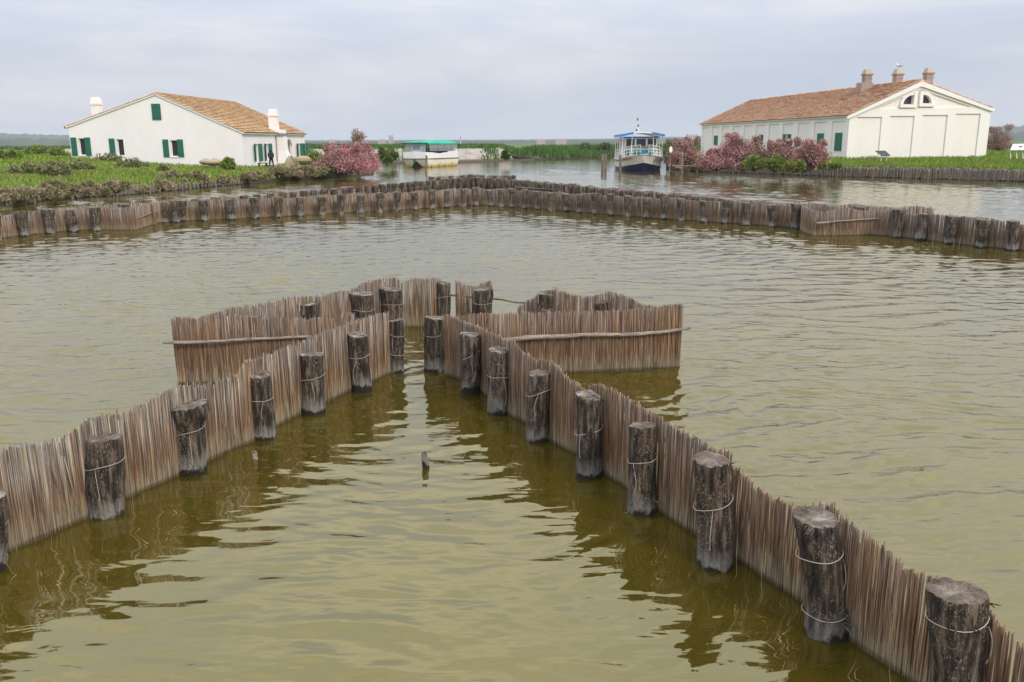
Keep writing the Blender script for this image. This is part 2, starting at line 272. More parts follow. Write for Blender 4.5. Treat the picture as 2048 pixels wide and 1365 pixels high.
# ------------------------------------------------------------------ object helpers
class MB:
    def __init__(s): s.v = []; s.f = []; s.mi = []; s.sm = []
    def add(s, vs, fs, mi=0, smooth=False):
        o = len(s.v); s.v += [tuple(v) for v in vs]
        for f in fs: s.f.append(tuple(i+o for i in f)); s.mi.append(mi); s.sm.append(smooth)
    def box(s, c, d, mi=0, rz=0, taper=1.0, M4=None):
        hx, hy, hz = d[0]/2, d[1]/2, d[2]/2; vs = []
        for sz in (-1, 1):
            t = taper if sz > 0 else 1
            for sx_, sy in ((-1, -1), (1, -1), (1, 1), (-1, 1)):
                x, y = sx_*hx*t, sy*hy*t
                vs.append(V(c[0]+x*math.cos(rz)-y*math.sin(rz), c[1]+x*math.sin(rz)+y*math.cos(rz), c[2]+sz*hz))
        s.add(vs, [(3, 2, 1, 0), (4, 5, 6, 7), (0, 1, 5, 4), (1, 2, 6, 5), (2, 3, 7, 6), (3, 0, 4, 7)], mi)
    def tube(s, path, r, n=6, mi=0, cap=True, smooth=True):
        rr = r if isinstance(r, (list, tuple)) else [r]*len(path)
        path = [Vector(p) for p in path]; vs = []; prev = None
        for i, p in enumerate(path):
            t = (path[min(i+1, len(path)-1)]-path[max(i-1, 0)])
            if t.length < 1e-9: t = V(0, 0, 1)
            t.normalize(); a = t.cross(V(0, 0, 1)) if abs(t.z) < 0.95 else t.cross(V(0, 1, 0))
            if prev is not None and a.dot(prev) < 0 and abs(t.z) < 0.95: pass
            a.normalize(); b = t.cross(a); prev = a
            for j in range(n):
                an = 2*math.pi*j/n; vs.append(p+a*(rr[i]*math.cos(an))+b*(rr[i]*math.sin(an)))
        fs = []
        for i in range(len(path)-1):
            for j in range(n): fs.append((i*n+j, i*n+(j+1) % n, (i+1)*n+(j+1) % n, (i+1)*n+j))
        s.add(vs, fs, mi, smooth)
        if cap:
            o = len(s.v)-len(vs); s.f.append(tuple(o+j for j in range(n))); s.mi.append(mi); s.sm.append(False)
            s.f.append(tuple(o+(len(path)-1)*n+j for j in reversed(range(n)))); s.mi.append(mi); s.sm.append(False)
    def prism(s, poly, ext, mi=0):      # polygon (list of Vector) extruded by ext
        n = len(poly); vs = [Vector(p) for p in poly]+[Vector(p)+ext for p in poly]
        s.add(vs, [tuple(range(n)), tuple(reversed(range(n, 2*n)))]+[(i, (i+1) % n, n+(i+1) % n, n+i) for i in range(n)], mi)
    def lathe(s, c, prof, n=16, mi=0, smooth=True):
        vs = []; 
        for r, z in prof:
            for j in range(n): a = 2*math.pi*j/n; vs.append((c[0]+r*math.cos(a), c[1]+r*math.sin(a), c[2]+z))
        fs = [(i*n+j, i*n+(j+1) % n, (i+1)*n+(j+1) % n, (i+1)*n+j) for i in range(len(prof)-1) for j in range(n)]
        s.add(vs, fs, mi, smooth)
    def build(s, name, mats, parent=None, loc=None, rotz=0, fixn=False):
        me = bpy.data.meshes.new(name); me.from_pydata(s.v, [], s.f)
        if not isinstance(mats, (list, tuple)): mats = [mats]
        for m in mats: me.materials.append(m)
        me.polygons.foreach_set('material_index', s.mi); me.polygons.foreach_set('use_smooth', s.sm); me.update()
        if fixn:
            import bmesh
            bm = bmesh.new(); bm.from_mesh(me); bmesh.ops.recalc_face_normals(bm, faces=bm.faces); bm.to_mesh(me); bm.free()
        o = bpy.data.objects.new(name, me); C.objects.link(o)
        if parent: o.parent = parent
        if loc is not None: o.location = loc
        o.rotation_euler.z = rotz
        return o
def tag(o, label, cat, group=None):
    o['label'] = label; o['category'] = cat
    if group: o['group'] = group
    return o
def thing(name, label, cat, loc=(0, 0, 0), rotz=0, group=None):
    o = bpy.data.objects.new(name, None); C.objects.link(o); o.location = loc; o.rotation_euler.z = rotz; o.empty_display_size = 0.3
    return tag(o, label, cat, group)
def struct(o, kind='structure'):
    o['kind'] = kind; return o
ORD = ['first', 'second', 'third', 'fourth', 'fifth', 'sixth', 'seventh', 'eighth', 'ninth', 'tenth', 'eleventh', 'twelfth', 'thirteenth', 'fourteenth', 'fifteenth', 'sixteenth', 'seventeenth', 'eighteenth', 'nineteenth', 'twentieth']
def ordn(i):
    if i < 20: return ORD[i]
    t = {2: 'twenty', 3: 'thirty', 4: 'forty'}[(i+1)//10]
    u = (i+1) % 10
    return t+'-'+ORD[u-1] if u else {2: 'twentieth', 3: 'thirtieth', 4: 'fortieth'}[(i+1)//10]

# ------------------------------------------------------------------ water
import numpy as np
def make_water():
    rng = np.random.RandomState(5); ys = [3.4]
    while ys[-1] < 150: ys.append(ys[-1]+max(0.036, ys[-1]*0.0030))
    ys = np.array(ys); cols = 640; tx = np.linspace(-0.80, 0.80, cols); Y = ys[:, None]*np.ones((1, cols)); X = ys[:, None]*tx[None, :]
    # slow warp so crests wander
    Xw = X+0.35*np.sin(0.55*Y+0.3*X)+0.2*np.sin(1.3*X-0.4*Y+1); Yw = Y+0.30*np.sin(0.6*X+0.25*Y)+0.15*np.sin(1.7*X+.9*Y+2)
    sp_ = np.gradient(ys)[:, None]
    shel = np.abs(X+0.9)+Y*0.75; op = np.clip((shel-7.4)/3.6, 0, 1); op = op*op*(3-2*op); op = np.where(Y > 13.2, np.maximum(op, np.clip((Y-13.2)/3, 0, 1)), op)
    gust = 0.8+0.25*np.sin(.21*X+.13*Y+1)+0.2*np.sin(-.17*X+.31*Y)+.12*np.sin(.6*X+.2*Y+3)
    Z = np.zeros_like(X)
    for i in range(110):
        lam = math.exp(rng.uniform(math.log(.12), math.log(1.05))); ang = rng.normal(0.12, .50)+math.pi/2; kx, ky = 2*math.pi/lam*math.cos(ang), 2*math.pi/lam*math.sin(ang)
        slope = 0.0200*(1.4 if lam < .5 else .75); a = slope*lam/(2*math.pi)
        fade = np.clip((lam/sp_-2.4)/2.5, 0, 1); fine = lam < .5
        mod = (0.42 if fine else .40)+0.78*op; ph = rng.uniform(0, 6.28)
        pack = 0.6+0.4*np.sin(rng.uniform(-.5, .5)*X+rng.uniform(-.5, .5)*Y+ph*3)
        Z += a*np.cos(kx*Xw+ky*Yw+ph)*fade*mod*pack*(gust if fine else 1)
    lift = 1+np.clip((Y-20)/60, 0, 1)*.8
    Z = np.clip(Z*lift, -.05, .06); edge = np.minimum(1, (150-Y)/20); Z = Z*edge; Z[-1, :] = -.055; Z[0, :] = -.055; Z[:, 0] = -.055; Z[:, -1] = -.055
    n = X.size; V_ = np.stack([X, Y, Z], -1).reshape(-1, 3); idx = np.arange(n).reshape(X.shape)
    F_ = np.stack([idx[:-1, :-1], idx[:-1, 1:], idx[1:, 1:], idx[1:, :-1]], -1).reshape(-1, 4)
    V_ = np.concatenate([V_, np.array([(-5000, -60, -.05), (5000, -60, -.05), (5000, 6000, -.05), (-5000, 6000, -.05)])]); F_ = np.concatenate([F_, np.array([[n, n+1, n+2, n+3]])])
    me = bpy.data.meshes.new('water'); me.vertices.add(len(V_)); me.vertices.foreach_set('co', V_.astype(np.float32).ravel()); me.loops.add(F_.size); me.loops.foreach_set('vertex_index', F_.astype(np.int32).ravel())
    me.polygons.add(len(F_)); me.polygons.foreach_set('loop_start', np.arange(0, F_.size, 4, dtype=np.int32)); me.polygons.foreach_set('use_smooth', np.ones(len(F_), dtype=bool)); me.materials.append(M['water']); me.update(calc_edges=True); me.validate()
    o = bpy.data.objects.new('water', me); C.objects.link(o); return struct(o)
make_water()

# ------------------------------------------------------------------ reed fences
def path_world(pts):
    return [onz(x, y, 0.0) for x, y in pts]
def resample(P, step):
    out = []; acc = 0.0
    for a, b in zip(P, P[1:]):
        L = (b-a).length; t = acc
        while t < L: out.append(a.lerp(b, t/L)); t += step
        acc = t-L
    out.append(P[-1]); return out
def smooth_path(P, it=2):
    for _ in range(it):
        Q = [P[0]]
        for a, b in zip(P, P[1:]): Q += [a.lerp(b, 0.25), a.lerp(b, 0.75)]
        Q.append(P[-1]); P = Q
    return P
def reed_mesh(P, tops, step, rad, seed, layers=2, hdef=0.86, hvar=0.03, lean=(0, 0), hwave=0.05, gaps=()):
    rr = random.Random(seed); mb = MB(); s_acc = 0
    for L in range(layers):
        pts = resample(P, step)
        leanx = 0
        for i, p in enumerate(pts):
            q = pts[min(i+1, len(pts)-1)]-pts[max(i-1, 0)]
            if q.length < 1e-6: continue
            q.normalize(); nrm = V(-q.y, q.x, 0)
            if nrm.y > 0: nrm = -nrm                      # towards the camera
            h = hdef
            if tops:
                for _ in range(6):
                    x, y, dp = proj(p+V(0, 0, h)); h += (y-interp(tops, x))*dp/F_PX
                h = max(0.45, min(1.3, h))
            else:
                h += hwave*noise.noise(p*1.1+V(seed, 0, 0))*2+0.03*noise.noise(p*5+V(seed, 0, 0))
            h += rr.gauss(0, hvar)*0.42+0.02*noise.noise(p*9)-(abs(rr.gauss(0, 0.05)) if rr.random() < 0.16 else 0)
            if rr.random() < 0.03: continue
            off = nrm*(rr.uniform(-1, 1)*rad*0.8+(L*rad*1.6))+q*rr.uniform(-.5, .5)*step
            base = p+off; r = rad*rr.uniform(0.7, 1.25)
            wob = 0.02*noise.noise(p*1.7+V(0, seed, 0))
            tx = q*(rr.gauss(0, 0.012)+lean[0])+nrm*(rr.gauss(0, 0.006)+lean[1]+wob)
            if rr.random() < 0.014: tx = tx+q*rr.gauss(0, 0.06)+nrm*.02; h *= rr.uniform(.8, 1.04)
            top = base+tx+V(0, 0, h); mid = base.lerp(top, 0.5)+nrm*rr.gauss(0, 0.004); bot = base-tx*0.1-V(0, 0, 0.12)
            n = 5; vs = []
            for pp, r_ in ((bot, r), (mid, r*0.95), (top, r*0.8)):
                for j in range(n):
                    a = 2*math.pi*j/n+i; vs.append(pp+q*(r_*math.cos(a))+nrm*(r_*math.sin(a)))
            fs = [(k_*n+j, k_*n+(j+1) % n, (k_+1)*n+(j+1) % n, (k_+1)*n+j) for k_ in range(2) for j in range(n)]
            fs.append(tuple(2*n+j for j in range(n)))
            mb.add(vs, fs, 0, True)
    return mb
def fence(label, sections, step, rad, seed, material, poles=(), hdef=0.86, hvar=0.03, group=None, lean=(0, 0), stitch=False):
    """sections: list of (waterline pixels, top pixels or None); poles: list of (world path, radius)"""
    P0 = path_world(sections[0][0])[0]
    t = thing('reed_fence', label, 'fence', (P0.x, P0.y, 0), 0, group)
    for i, (bp, tp) in enumerate(sections):
        P = smooth_path(path_world(bp))
        mb = reed_mesh(P, tp, step, rad, seed+i*3, 2, hdef, hvar, lean)
        mb.v = [(v[0]-P0.x, v[1]-P0.y, v[2]) for v in mb.v]
        mb.build('reed_screen', material, t)
    for path, r in poles:
        mb = MB(); pp = []
        for a, b in zip(path, path[1:]):
            for q in range(6): pp.append(Vector(a).lerp(Vector(b), q/6))
        pp.append(Vector(path[-1]))
        pp = [p-V(P0.x, P0.y, 0)+V(0, 0, 0.018*noise.noise(p*2.3)) for p in pp]
        n_ = len(pp); mb.tube(pp, [r*(1-0.35*i/n_)*(1+0.15*noise.noise(p*6)) for i, p in enumerate(pp)], 8)
        mb.build('rail', M['pole'], t)
    return t
NEARG = 'reed screens of the near fish weir'
WL_b = [(-90, 1150), (9, 1109), (58, 1086), (108, 1066), (178, 1035), (255, 995), (357, 952), (437, 912), (505, 884), (555, 850), (651, 805), (705, 780), (747, 762), (780, 747)]
WL_t = [(-60, 905), (0, 900), (62, 888), (123, 881), (172, 841), (262, 823), (338, 780), (357, 774), (421, 768), (474, 749), (485, 726), (511, 718), (542, 708), (590, 690), (638, 667), (687, 651), (731, 636), (778, 625)]
WR_b = [(892, 751), (922, 758), (969, 786), (1016, 830), (1053, 845), (1097, 881), (1151, 907), (1206, 946), (1258, 978), (1322, 1026), (1393, 1070), (1471, 1114), (1563, 1178), (1606, 1204), (1702, 1282), (1776, 1330), (1850, 1382), (1990, 1480), (2080, 1545)]
WR_t = [(900, 632), (925, 643), (964, 657), (1008, 679), (1030, 687), (1047, 707), (1080, 721), (1105, 724), (1136, 754), (1172, 779), (1200, 768), (1231, 782), (1275, 810), (1355, 855), (1435, 900), (1461, 907), (1464, 933), (1489, 948), (1535, 990), (1581, 1008), (1599, 1022), (1640, 1012), (1666, 1008), (1702, 1047), (1769, 1093), (1812, 1139), (1865, 1157), (1930, 1190), (1975, 1210), (2000, 1239), (2047, 1292), (2150, 1390)]
fence('long curving reed fence from lower left to the narrow gap', [(WL_b, WL_t)], 0.0088, 0.0052, 11, M['reed'], group=NEARG)
fence('tall brown reed fence running down to the lower right corner', [(WR_b, WR_t)], 0.0088, 0.0052, 23, M['reed_warm'], group=NEARG)
def pole_px(pts, Yoff=-0.03):
    return [V(*p) for p in pts]
FLb = [(357, 769), (410, 768), (470, 766), (560, 765), (640, 764), (715, 762)]
FLt = [(354, 636), (395, 638), (423, 630), (467, 632), (555, 636), (602, 638), (666, 636), (692, 627), (744, 623)]
a = onz(357, 769).y
pl = [atY(327, 684, a-0.08), atY(420, 683, a-0.06), atY(520, 679, onz(520, 765).y-0.05), atY(625, 673, onz(625, 764).y-0.05)]
fence('straight reed panel with a bleached pole left of the gap', [(FLb, FLt)], 0.0088, 0.0052, 31, M['reed_warm'], [(pl, 0.026)], group=NEARG)
FRb = [(902, 747), (980, 748), (1060, 748), (1144, 746), (1250, 741), (1359, 736)]
FRt = [(900, 634), (950, 629), (1025, 628), (1108, 624), (1192, 624), (1280, 619), (1317, 616), (1339, 611), (1362, 610)]
pr = [atY(1000, 680, onz(1000, 748).y-0.07), atY(1090, 674, onz(1090, 747).y-0.07), atY(1170, 670, onz(1170, 745).y-0.06), atY(1290, 668, onz(1290, 739).y-0.06), atY(1380, 657, onz(1359, 736).y-0.05)]
fence('straight reed panel with a bleached pole right of the gap', [(FRb, FRt)], 0.0088, 0.0052, 43, M['reed_warm'], [(pr, 0.036)], group=NEARG)
BLb = [(357, 767), (467, 738), (563, 722), (641, 706), (700, 692), (740, 678), (801, 661)]
BLt = [(355, 637), (395, 638), (423, 628), (467, 614), (511, 611), (563, 600), (602, 592), (641, 594), (674, 584), (700, 581), (729, 566), (767, 557), (803, 558)]
B2b = [(806, 655), (845, 655), (884, 656)]; B2t = [(806, 564), (830, 556), (860, 558), (890, 560)]
fence('rear reed fence of the near weir, left of its back posts', [(BLb, BLt), (B2b, B2t)], 0.0088, 0.0052, 53, M['reed'], group=NEARG)
B3b = [(914, 660), (950, 663), (984, 667)]; B3t = [(911, 563), (925, 569), (950, 573), (980, 562), (990, 562)]
B4b = [(1037, 676), (1080, 684), (1150, 698), (1240, 712), (1300, 722), (1359, 735)]
B4t = [(1028, 622), (1050, 606), (1080, 587), (1108, 579), (1136, 587), (1172, 596), (1217, 584), (1247, 590), (1281, 607), (1317, 615), (1339, 610), (1362, 610)]
yb = onz(950, 660).y+.12; pb = [atY(880, 588, yb+.1), atY(930, 592, yb+.05), atY(985, 597, yb), atY(1052, 606, onz(1045, 677).y+.02)]
fence('rear reed fence of the near weir with wavy top, broken by a gap', [(B3b, B3t), (B4b, B4t)], 0.0088, 0.0052, 67, M['reed_warm'], [(pb, 0.028)], group=NEARG)

# far weir
FARG = 'reed screens of the far fish weir'
h0 = 0.84
fence('far weir front fence, left half up to the box corner', [([(-120, 490), (0, 478), (41, 472), (92, 467), (140, 462), (196, 460)], None), ([(312, 447), (362, 443), (430, 440), (506, 437), (600, 431), (697, 426), (775, 422), (899, 414), (953, 410)], None)], 0.022, 0.0125, 71, M['reed_far'], hdef=h0, group=FARG)
fence('far weir front fence, right half sloping towards the right edge', [([(953, 410), (1024, 413), (1107, 420), (1190, 427), (1273, 434), (1356, 440), (1497, 449), (1594, 456)], None), ([(1748, 470), (1796, 474), (1875, 484), (1954, 493), (2046, 501), (2160, 513)], None)], 0.022, 0.0125, 83, M['reed_far'], hdef=h0, group=FARG)
bl = [onz(182, 459), onz(273, 461), onz(315, 447)]
fence('jutting boxed corner of reeds with poles, left in the far weir', [([(196, 460), (240, 461), (271, 461.5)], None), ([(273, 461), (290, 455), (312, 447)], None)], 0.020, 0.0115, 91, M['reed_far'], [([bl[0]+V(0, -.1, .42), bl[1]+V(0, -.08, .40)], 0.025), ([bl[1]+V(0, -.08, .41), bl[2]+V(0.05, -.1, .52)], 0.025)], hdef=0.84, group=FARG)
br = [onz(1594, 454), onz(1630, 473), onz(1757, 470)]
fence('jutting boxed corner of reeds with poles, right in the far weir', [([(1596, 455), (1606, 465), (1628, 472)], None), ([(1628, 472), (1690, 472), (1748, 470)], None)], 0.020, 0.0115, 97, M['reed_far'], [([br[0]+V(0, -.1, .66), br[1]+V(0, -.08, .46)], 0.03), ([br[1]+V(0, -.08, .46), br[2]+V(0, -.1, .58)], 0.03)], hdef=0.88, group=FARG)
fence('far weir rear fence, left half ending behind the boxed corner', [([(117, 458), (200, 455), (312, 450)], None), ([(330, 445), (400, 440), (470, 434), (543, 427), (609, 419), (640, 416)], None), ([(640, 416), (671, 414), (705, 409)], None), ([(712, 407), (757, 401)], None), ([(763, 400), (800, 397)], None), ([(803, 397), (845, 393)], None)], 0.024, 0.0135, 103, M['reed_far'], hdef=0.86, group=FARG,
      poles=[([onz(600, 419)+V(0, 0, .5), onz(700, 409)+V(0, 0, .5)], 0.03), ([onz(720, 405)+V(0, 0, .5), onz(850, 393)+V(0, 0, .55)], 0.03)])
fence('far weir rear fence, right half ending behind the boxed corner', [([(1040, 390), (1062, 391)], None), ([(1066, 391), (1112, 397)], None), ([(1120, 398), (1170, 404), (1202, 410), (1256, 417), (1319, 424), (1389, 433), (1441, 440), (1500, 446), (1598, 452)], None), ([(1610, 455), (1700, 460), (1862, 466)], None)], 0.024, 0.0135, 113, M['reed_far'], hdef=0.88, group=FARG,
      poles=[([onz(1030, 391)+V(0, 0, .5), onz(1125, 398)+V(0, 0, .5)], 0.03)])
fence('innermost reed screen at the point of the far weir', [([(846, 392), (880, 388), (925, 385), (960, 384), (1000, 386), (1036, 390)], None)], 0.024, 0.0135, 127, M['reed_far'], hdef=0.84, group=FARG)
fence('outermost reed screen at the farthest tip of the far weir', [([(858, 381), (900, 378), (950, 376), (1000, 377), (1029, 379)], None)], 0.026, 0.0145, 131, M['reed_far'], hdef=0.9, group=FARG)

# ------------------------------------------------------------------ posts
def post_mesh(r, h, seed, lean=V(0, 0, 0), flare=0.0, burl=False, nseg=22, nr=16, low=0.35, foot=1.0):
    mb = MB(); vs = []; zs = [-low+(h+low)*i/(nr-1) for i in range(nr)]
    so = V(seed*3.7, seed*1.3, 0)
    dirt = lambda p: noise.noise(p+so)
    rk_ = random.Random(seed*13+1); slx, sly = rk_.uniform(-.35, .35), rk_.uniform(-.3, .3); spl = -math.pi/2+rk_.uniform(-1.2, 1.2)
    knots = [(rk_.uniform(-math.pi, 0), rk_.uniform(.2, .9)*h, rk_.uniform(.08, .2)) for _ in range(rk_.randint(0, 3))]
    for i, z in enumerate(zs):
        t = max(0, z/h); cx = lean*t
        rr_ = r*(foot+(1+flare-foot)*t)*(1+0.05*math.sin(t*5+seed))
        if burl and t > 0.72: rr_ *= 1+0.45*math.sin((t-0.72)/0.28*math.pi*0.62)
        for j in range(nseg):
            a = 2*math.pi*j/nseg; d = V(math.cos(a), math.sin(a), 0)
            k_ = 1+0.10*dirt(d*1.3+V(0, 0, z*1.6))+0.06*dirt(d*4+V(0, 0, z*1.2))+0.035*dirt(d*11+V(0, 0, z*7))
            if burl and t > 0.72: k_ += 0.22*dirt(d*3+V(0, 0, z*9))
            zz = z+((0.018*dirt(d*3+V(5, 0, 0)) if i == nr-1 else 0)+max(0, t-.6)*(slx*d.x+sly*d.y)*r*1.0)
            for ka, kz, ks in knots:
                da = (a-ka+math.pi) % (2*math.pi)-math.pi; k_ += ks*math.exp(-(da/.28)**2-((z-kz)/.06)**2)
            k_ -= 0.10*math.exp(-((((a-spl+math.pi) % (2*math.pi))-math.pi+.25*dirt(V(0, 0, z*2)))/.10)**2)*sm((t-.25)*2)
            vs.append(cx+V(r*.10*dirt(V(1, 1, z*1.4)), r*.10*dirt(V(4, 2, z*1.4)), 0)+d*(rr_*k_)+V(0, 0, zz))
    fs = [(i*nseg+j, i*nseg+(j+1) % nseg, (i+1)*nseg+(j+1) % nseg, (i+1)*nseg+j) for i in range(nr-1) for j in range(nseg)]
    mb.add(vs, fs, 0, True)
    rim = vs[-nseg:]; cx = lean+V(0, 0, h); tv = []
    for q in (0.93, 0.55):
        for p in rim:
            c2 = cx+(p-cx)*q; tv.append(V(c2.x, c2.y, c2.z+0.004+0.02*dirt(V(c2.x*9, c2.y*9, 3))+(0.006 if q < .9 else 0)))
    tv.append(cx+V(0, 0, 0.006)); o = len(mb.v)
    mb.v += [tuple(p) for p in tv]; base = o-nseg
    def add(f, mi): mb.f.append(f); mb.mi.append(mi); mb.sm.append(False)
    for j in range(nseg):
        j2 = (j+1) % nseg
        add((base+j, base+j2, o+j2, o+j), 1); add((o+j, o+j2, o+nseg+j2, o+nseg+j), 1); add((o+nseg+j, o+nseg+j2, o+2*nseg), 1)
    return mb
def wire_ring(r, z, tilt, seed, lean=V(0, 0, 0), h=1.0, tail=True):
    mb = MB(); rr = random.Random(seed); P = []
    for j in range(25):
        a = 2*math.pi*j/24; P.append(lean*(z/h)+V(math.cos(a)*r, math.sin(a)*r, z+tilt*math.cos(a)+0.006*math.sin(a*3+seed)))
    mb.tube(P, 0.0030, 4, cap=False)
    if tail:
        a = -math.pi/2+rr.uniform(-0.9, 0.9); p = V(math.cos(a)*(r+.008), math.sin(a)*(r+.008), z)+lean*(z/h); Q = [p]
        L = rr.uniform(0.15, 0.35); da = rr.uniform(-.3, .3)
        for q in range(1, 9):
            t = q/8; aa = a+da*math.sin(t*2.5); rad = r+0.012+0.02*math.sin(t*3); Q.append(V(math.cos(aa)*rad, math.sin(aa)*rad, z-L*t*(1.3-0.3*t))+lean*(z/h))
        mb.tube(Q, 0.0027, 4)
    return mb
def near_post(label, bx, by, tx, ty, w, seed, cat='post', burl=False, flare=0.0, wires=((0.62, 0.02),), mats=None, name='wooden_post', group='posts of the near fish weir', foot=1.0, fray=()):
    b = onz(bx, by); _, _, dp = proj(b); r = w*dp/F_PX/2
    d = V(b.x, b.y, 0).normalized(); c = b+d*r*0.8
    top = atY(tx, ty+w*0.10, c.y); h = top.z; lean = V(top.x-c.x, 0, 0)
    pmb = post_mesh(r*0.95, h, seed, lean, flare, burl, foot=foot, nseg=32, nr=26)
    for zc, spread, n, ln_, sd_ in fray:
        rr = random.Random(sd_)
        for _ in range(n):
            a = rr.uniform(-math.pi*.95, 0.2); z = zc*h+rr.uniform(-spread, spread); d_ = V(math.cos(a), math.sin(a), 0)
            p = d_*r*.9+V(0, 0, z)+lean*(z/h); q = p+d_*rr.uniform(.3, 1)*ln_+V(rr.uniform(-.03, .03), 0, rr.uniform(-.08, .03)); pmb.tube([p, p.lerp(q, .5)+V(0, 0, .01), q], [.006, .005, .002], 4)
    t = pmb.build(name, mats or [M['bark'], M['cut']], None, (c.x, c.y, 0))
    tag(t, label, cat, group)
    for i, (f, tl) in enumerate(wires):
        wire_ring(r*(1.03+flare*f), h*f, tl*1.6-.012*(seed % 3), seed+i, lean, h, tail=(i == 0)).build('wire_tie', M['wire'], t)
    return t, c, r, h, lean
LEFTP = [('thick post with its foot cut by the left picture edge', -12, 1150, -14, 985, 50, dict()),
 ('widest post of the left wing, pale drip down its front', 216, 1037, 208, 870, 72, dict(wires=((.68, .02),))),
 ('dark split post with a swollen burl head and rooty foot', 384, 950, 378, 803, 56, dict(burl=True, wires=((.62, .03),), fray=((.08, .05, 26, .07, 1), (.86, .08, 14, .06, 2)))),
 ('post right of the burl-headed one, dark with black foot', 530, 880, 516, 744, 48, dict(flare=.05)),
 ('post with an orange peeled strip, third left of the gap', 627, 831, 623, 704, 49, dict(flare=.04)),
 ('dark post second left of the gap, fuzzy pale foot', 726, 786, 714, 665, 42, dict()),
 ('slim post at the left side of the narrow gap', 795, 746, 792, 638, 30, dict(wires=((.72, 0), (.35, 0)))),
 ('straight post at the right side of the narrow gap', 868, 746, 874, 632, 44, dict(flare=.1, wires=((.70, .01),))),
 ('post with a broken branch stub, first right of the gap', 941, 790, 941, 664, 41, dict(wires=((.66, .05),))),
 ('post with pale rimmed top beside the pole end', 994, 832, 999, 695, 44, dict(wires=((.60, .01),))),
 ('reddish brown post third right of the gap', 1074, 886, 1080, 741, 48, dict(flare=.06, wires=((.74, .03),))),
 ('post with cracked pale grey top and pale foot band', 1177, 958, 1177, 786, 54, dict(fray=((.97, .02, 20, .03, 9),), wires=((.58, .03),))),
 ('lichened post with white looped wire and tattered foot', 1283, 1032, 1285, 845, 55, dict(fray=((.1, .06, 12, .10, 3),), wires=((.62, .03),))),
 ('broad greyish post with flat ringed top, wire at mid height', 1430, 1140, 1423, 912, 74, dict(fray=((.97, .02, 26, .03, 8),), wires=((.60, .03),))),
 ('leaning brown-topped post with two white wires', 1652, 1283, 1632, 1026, 86, dict(fray=((.2, .10, 14, .08, 6), (.97, .02, 22, .03, 7)), wires=((.70, .02), (.2, .01)))),
 ('large pale-topped post in the lower right corner', 1905, 1470, 1915, 1172, 104, dict(fray=((.90, .06, 26, .07, 4),), wires=((.82, .03),), flare=.03))]
posts = []
for i, (lb, bx, by, tx, ty, w, kw) in enumerate(LEFTP):
    posts.append(near_post(lb, bx, by, tx, ty, w, 5+i*7, **kw))
# branch stub, frayed bits and splinters as children
def stub(parent, p0, p1, r, name='branch_stub'):
    mb = MB(); q = [Vector(p0).lerp(Vector(p1), t) for t in (0, .3, .7, 1)]; mb.tube(q, [r*.8, r, r*.95, r*.8], 8); mb.build(name, M['bark'], parent)
t, c, r, h, ln = posts[8]; stub(t, (r*.75, -r*.65, h*.52), (r*.45, -r*1.3, h*.22), .045)
REARP = [('half hidden wide post left in the rear row of the near weir', 498, 732, 494, 624, 58),
 ('flared rear post second from the left in the near weir', 617, 712, 615, 602, 42),
 ('rear post of the near weir with one level wire', 730, 694, 724, 583, 44),
 ('gnarled rear post behind the left side of the gap', 789, 676, 783, 574, 42),
 ('slim knotted rear post behind the right side of the gap', 886, 657, 887, 563, 30),
 ('rear post of the near weir with a slanting wire, beside the open gap', 965, 671, 966, 575, 36),
 ('rear post rising left of the wavy reed hump', 1094, 690, 1094, 583, 34),
 ('low round-topped rear post between two reed humps', 1207, 708, 1208, 600, 40)]
for i, (lb, bx, by, tx, ty, w) in enumerate(REARP):
    near_post(lb, bx, by, tx, ty, w, 130+i*5, flare=0.12 if i in (1, 2, 3, 5) else 0.0, foot=0.9, wires=((.70, .01),))
near_post('short broken black stake in open water inside the weir', 852, 938, 848, 905, 15, 301, cat='stake', name='broken_stake', group=None, wires=(), flare=-.2)
near_post('tiny pale stump tip barely above water by the left wing', 510, 919, 508, 903, 12, 303, cat='stake', name='broken_stake', group=None, wires=(), mats=[M['pole'], M['cut']])
# far weir posts: variants copied
protos = []
for i in range(7):
    mb = post_mesh(0.165, 1.0, 400+i*9, V(R.uniform(-.06, .06), 0, 0), [0.2, 0.05, 0.3, 0.12, 0.25, 0.0, .1][i], i == 5, 12, 9, 0.35, foot=[.85, 1, .75, .9, .8, .95, .9][i]); protos.append(mb)
pm = [None]*7
wire_me = [None]*7
def far_post(px, py, w, label, group, top=None, i=None, wire=True):
    i = R.randrange(7) if i is None else i
    b = onz(px, py); _, _, dp = proj(b); r = w*dp/F_PX/2; d = V(b.x, b.y, 0).normalized(); c = b+d*r
    if pm[i] is None:
        o = protos[i].build('wooden_post', [M['bark_far'], M['cut']]); pm[i] = o
        wo = wire_ring(0.18, 0.66, 0.02, i, tail=True).build('wire_tie', M['wire'], o); wire_me[i] = wo
    else:
        o = pm[i].copy(); C.objects.link(o); wo = wire_me[i].copy(); C.objects.link(wo); wo.parent = o
    o.location = (c.x, c.y, 0); s = r/0.165
    h = 0.88+R.uniform(-.06, .07)
    if top is not None: h = max(.6, min(1.15, atY(px, top, c.y).z))
    o.scale = (s, s, h); o.rotation_euler = (R.uniform(-.03, .03), R.uniform(-.07, .07), R.uniform(-.5, .5))
    return tag(o, label, 'post', group)
ff_b = [(-120, 490), (0, 478), (41, 472), (92, 467), (140, 462), (196, 460), (312, 447), (362, 443), (430, 440), (506, 437), (600, 431), (697, 426), (775, 422), (899, 414), (953, 410), (1024, 413), (1107, 420), (1190, 427), (1273, 434), (1356, 440), (1497, 449), (1594, 456), (1748, 470), (1796, 474), (1875, 484), (1954, 493), (2046, 501)]
ffl = [50, 102, 149, 195, 353, 410, 465, 513, 557, 602, 645, 683, 723, 760, 796, 831, 864, 894, 927, 952]
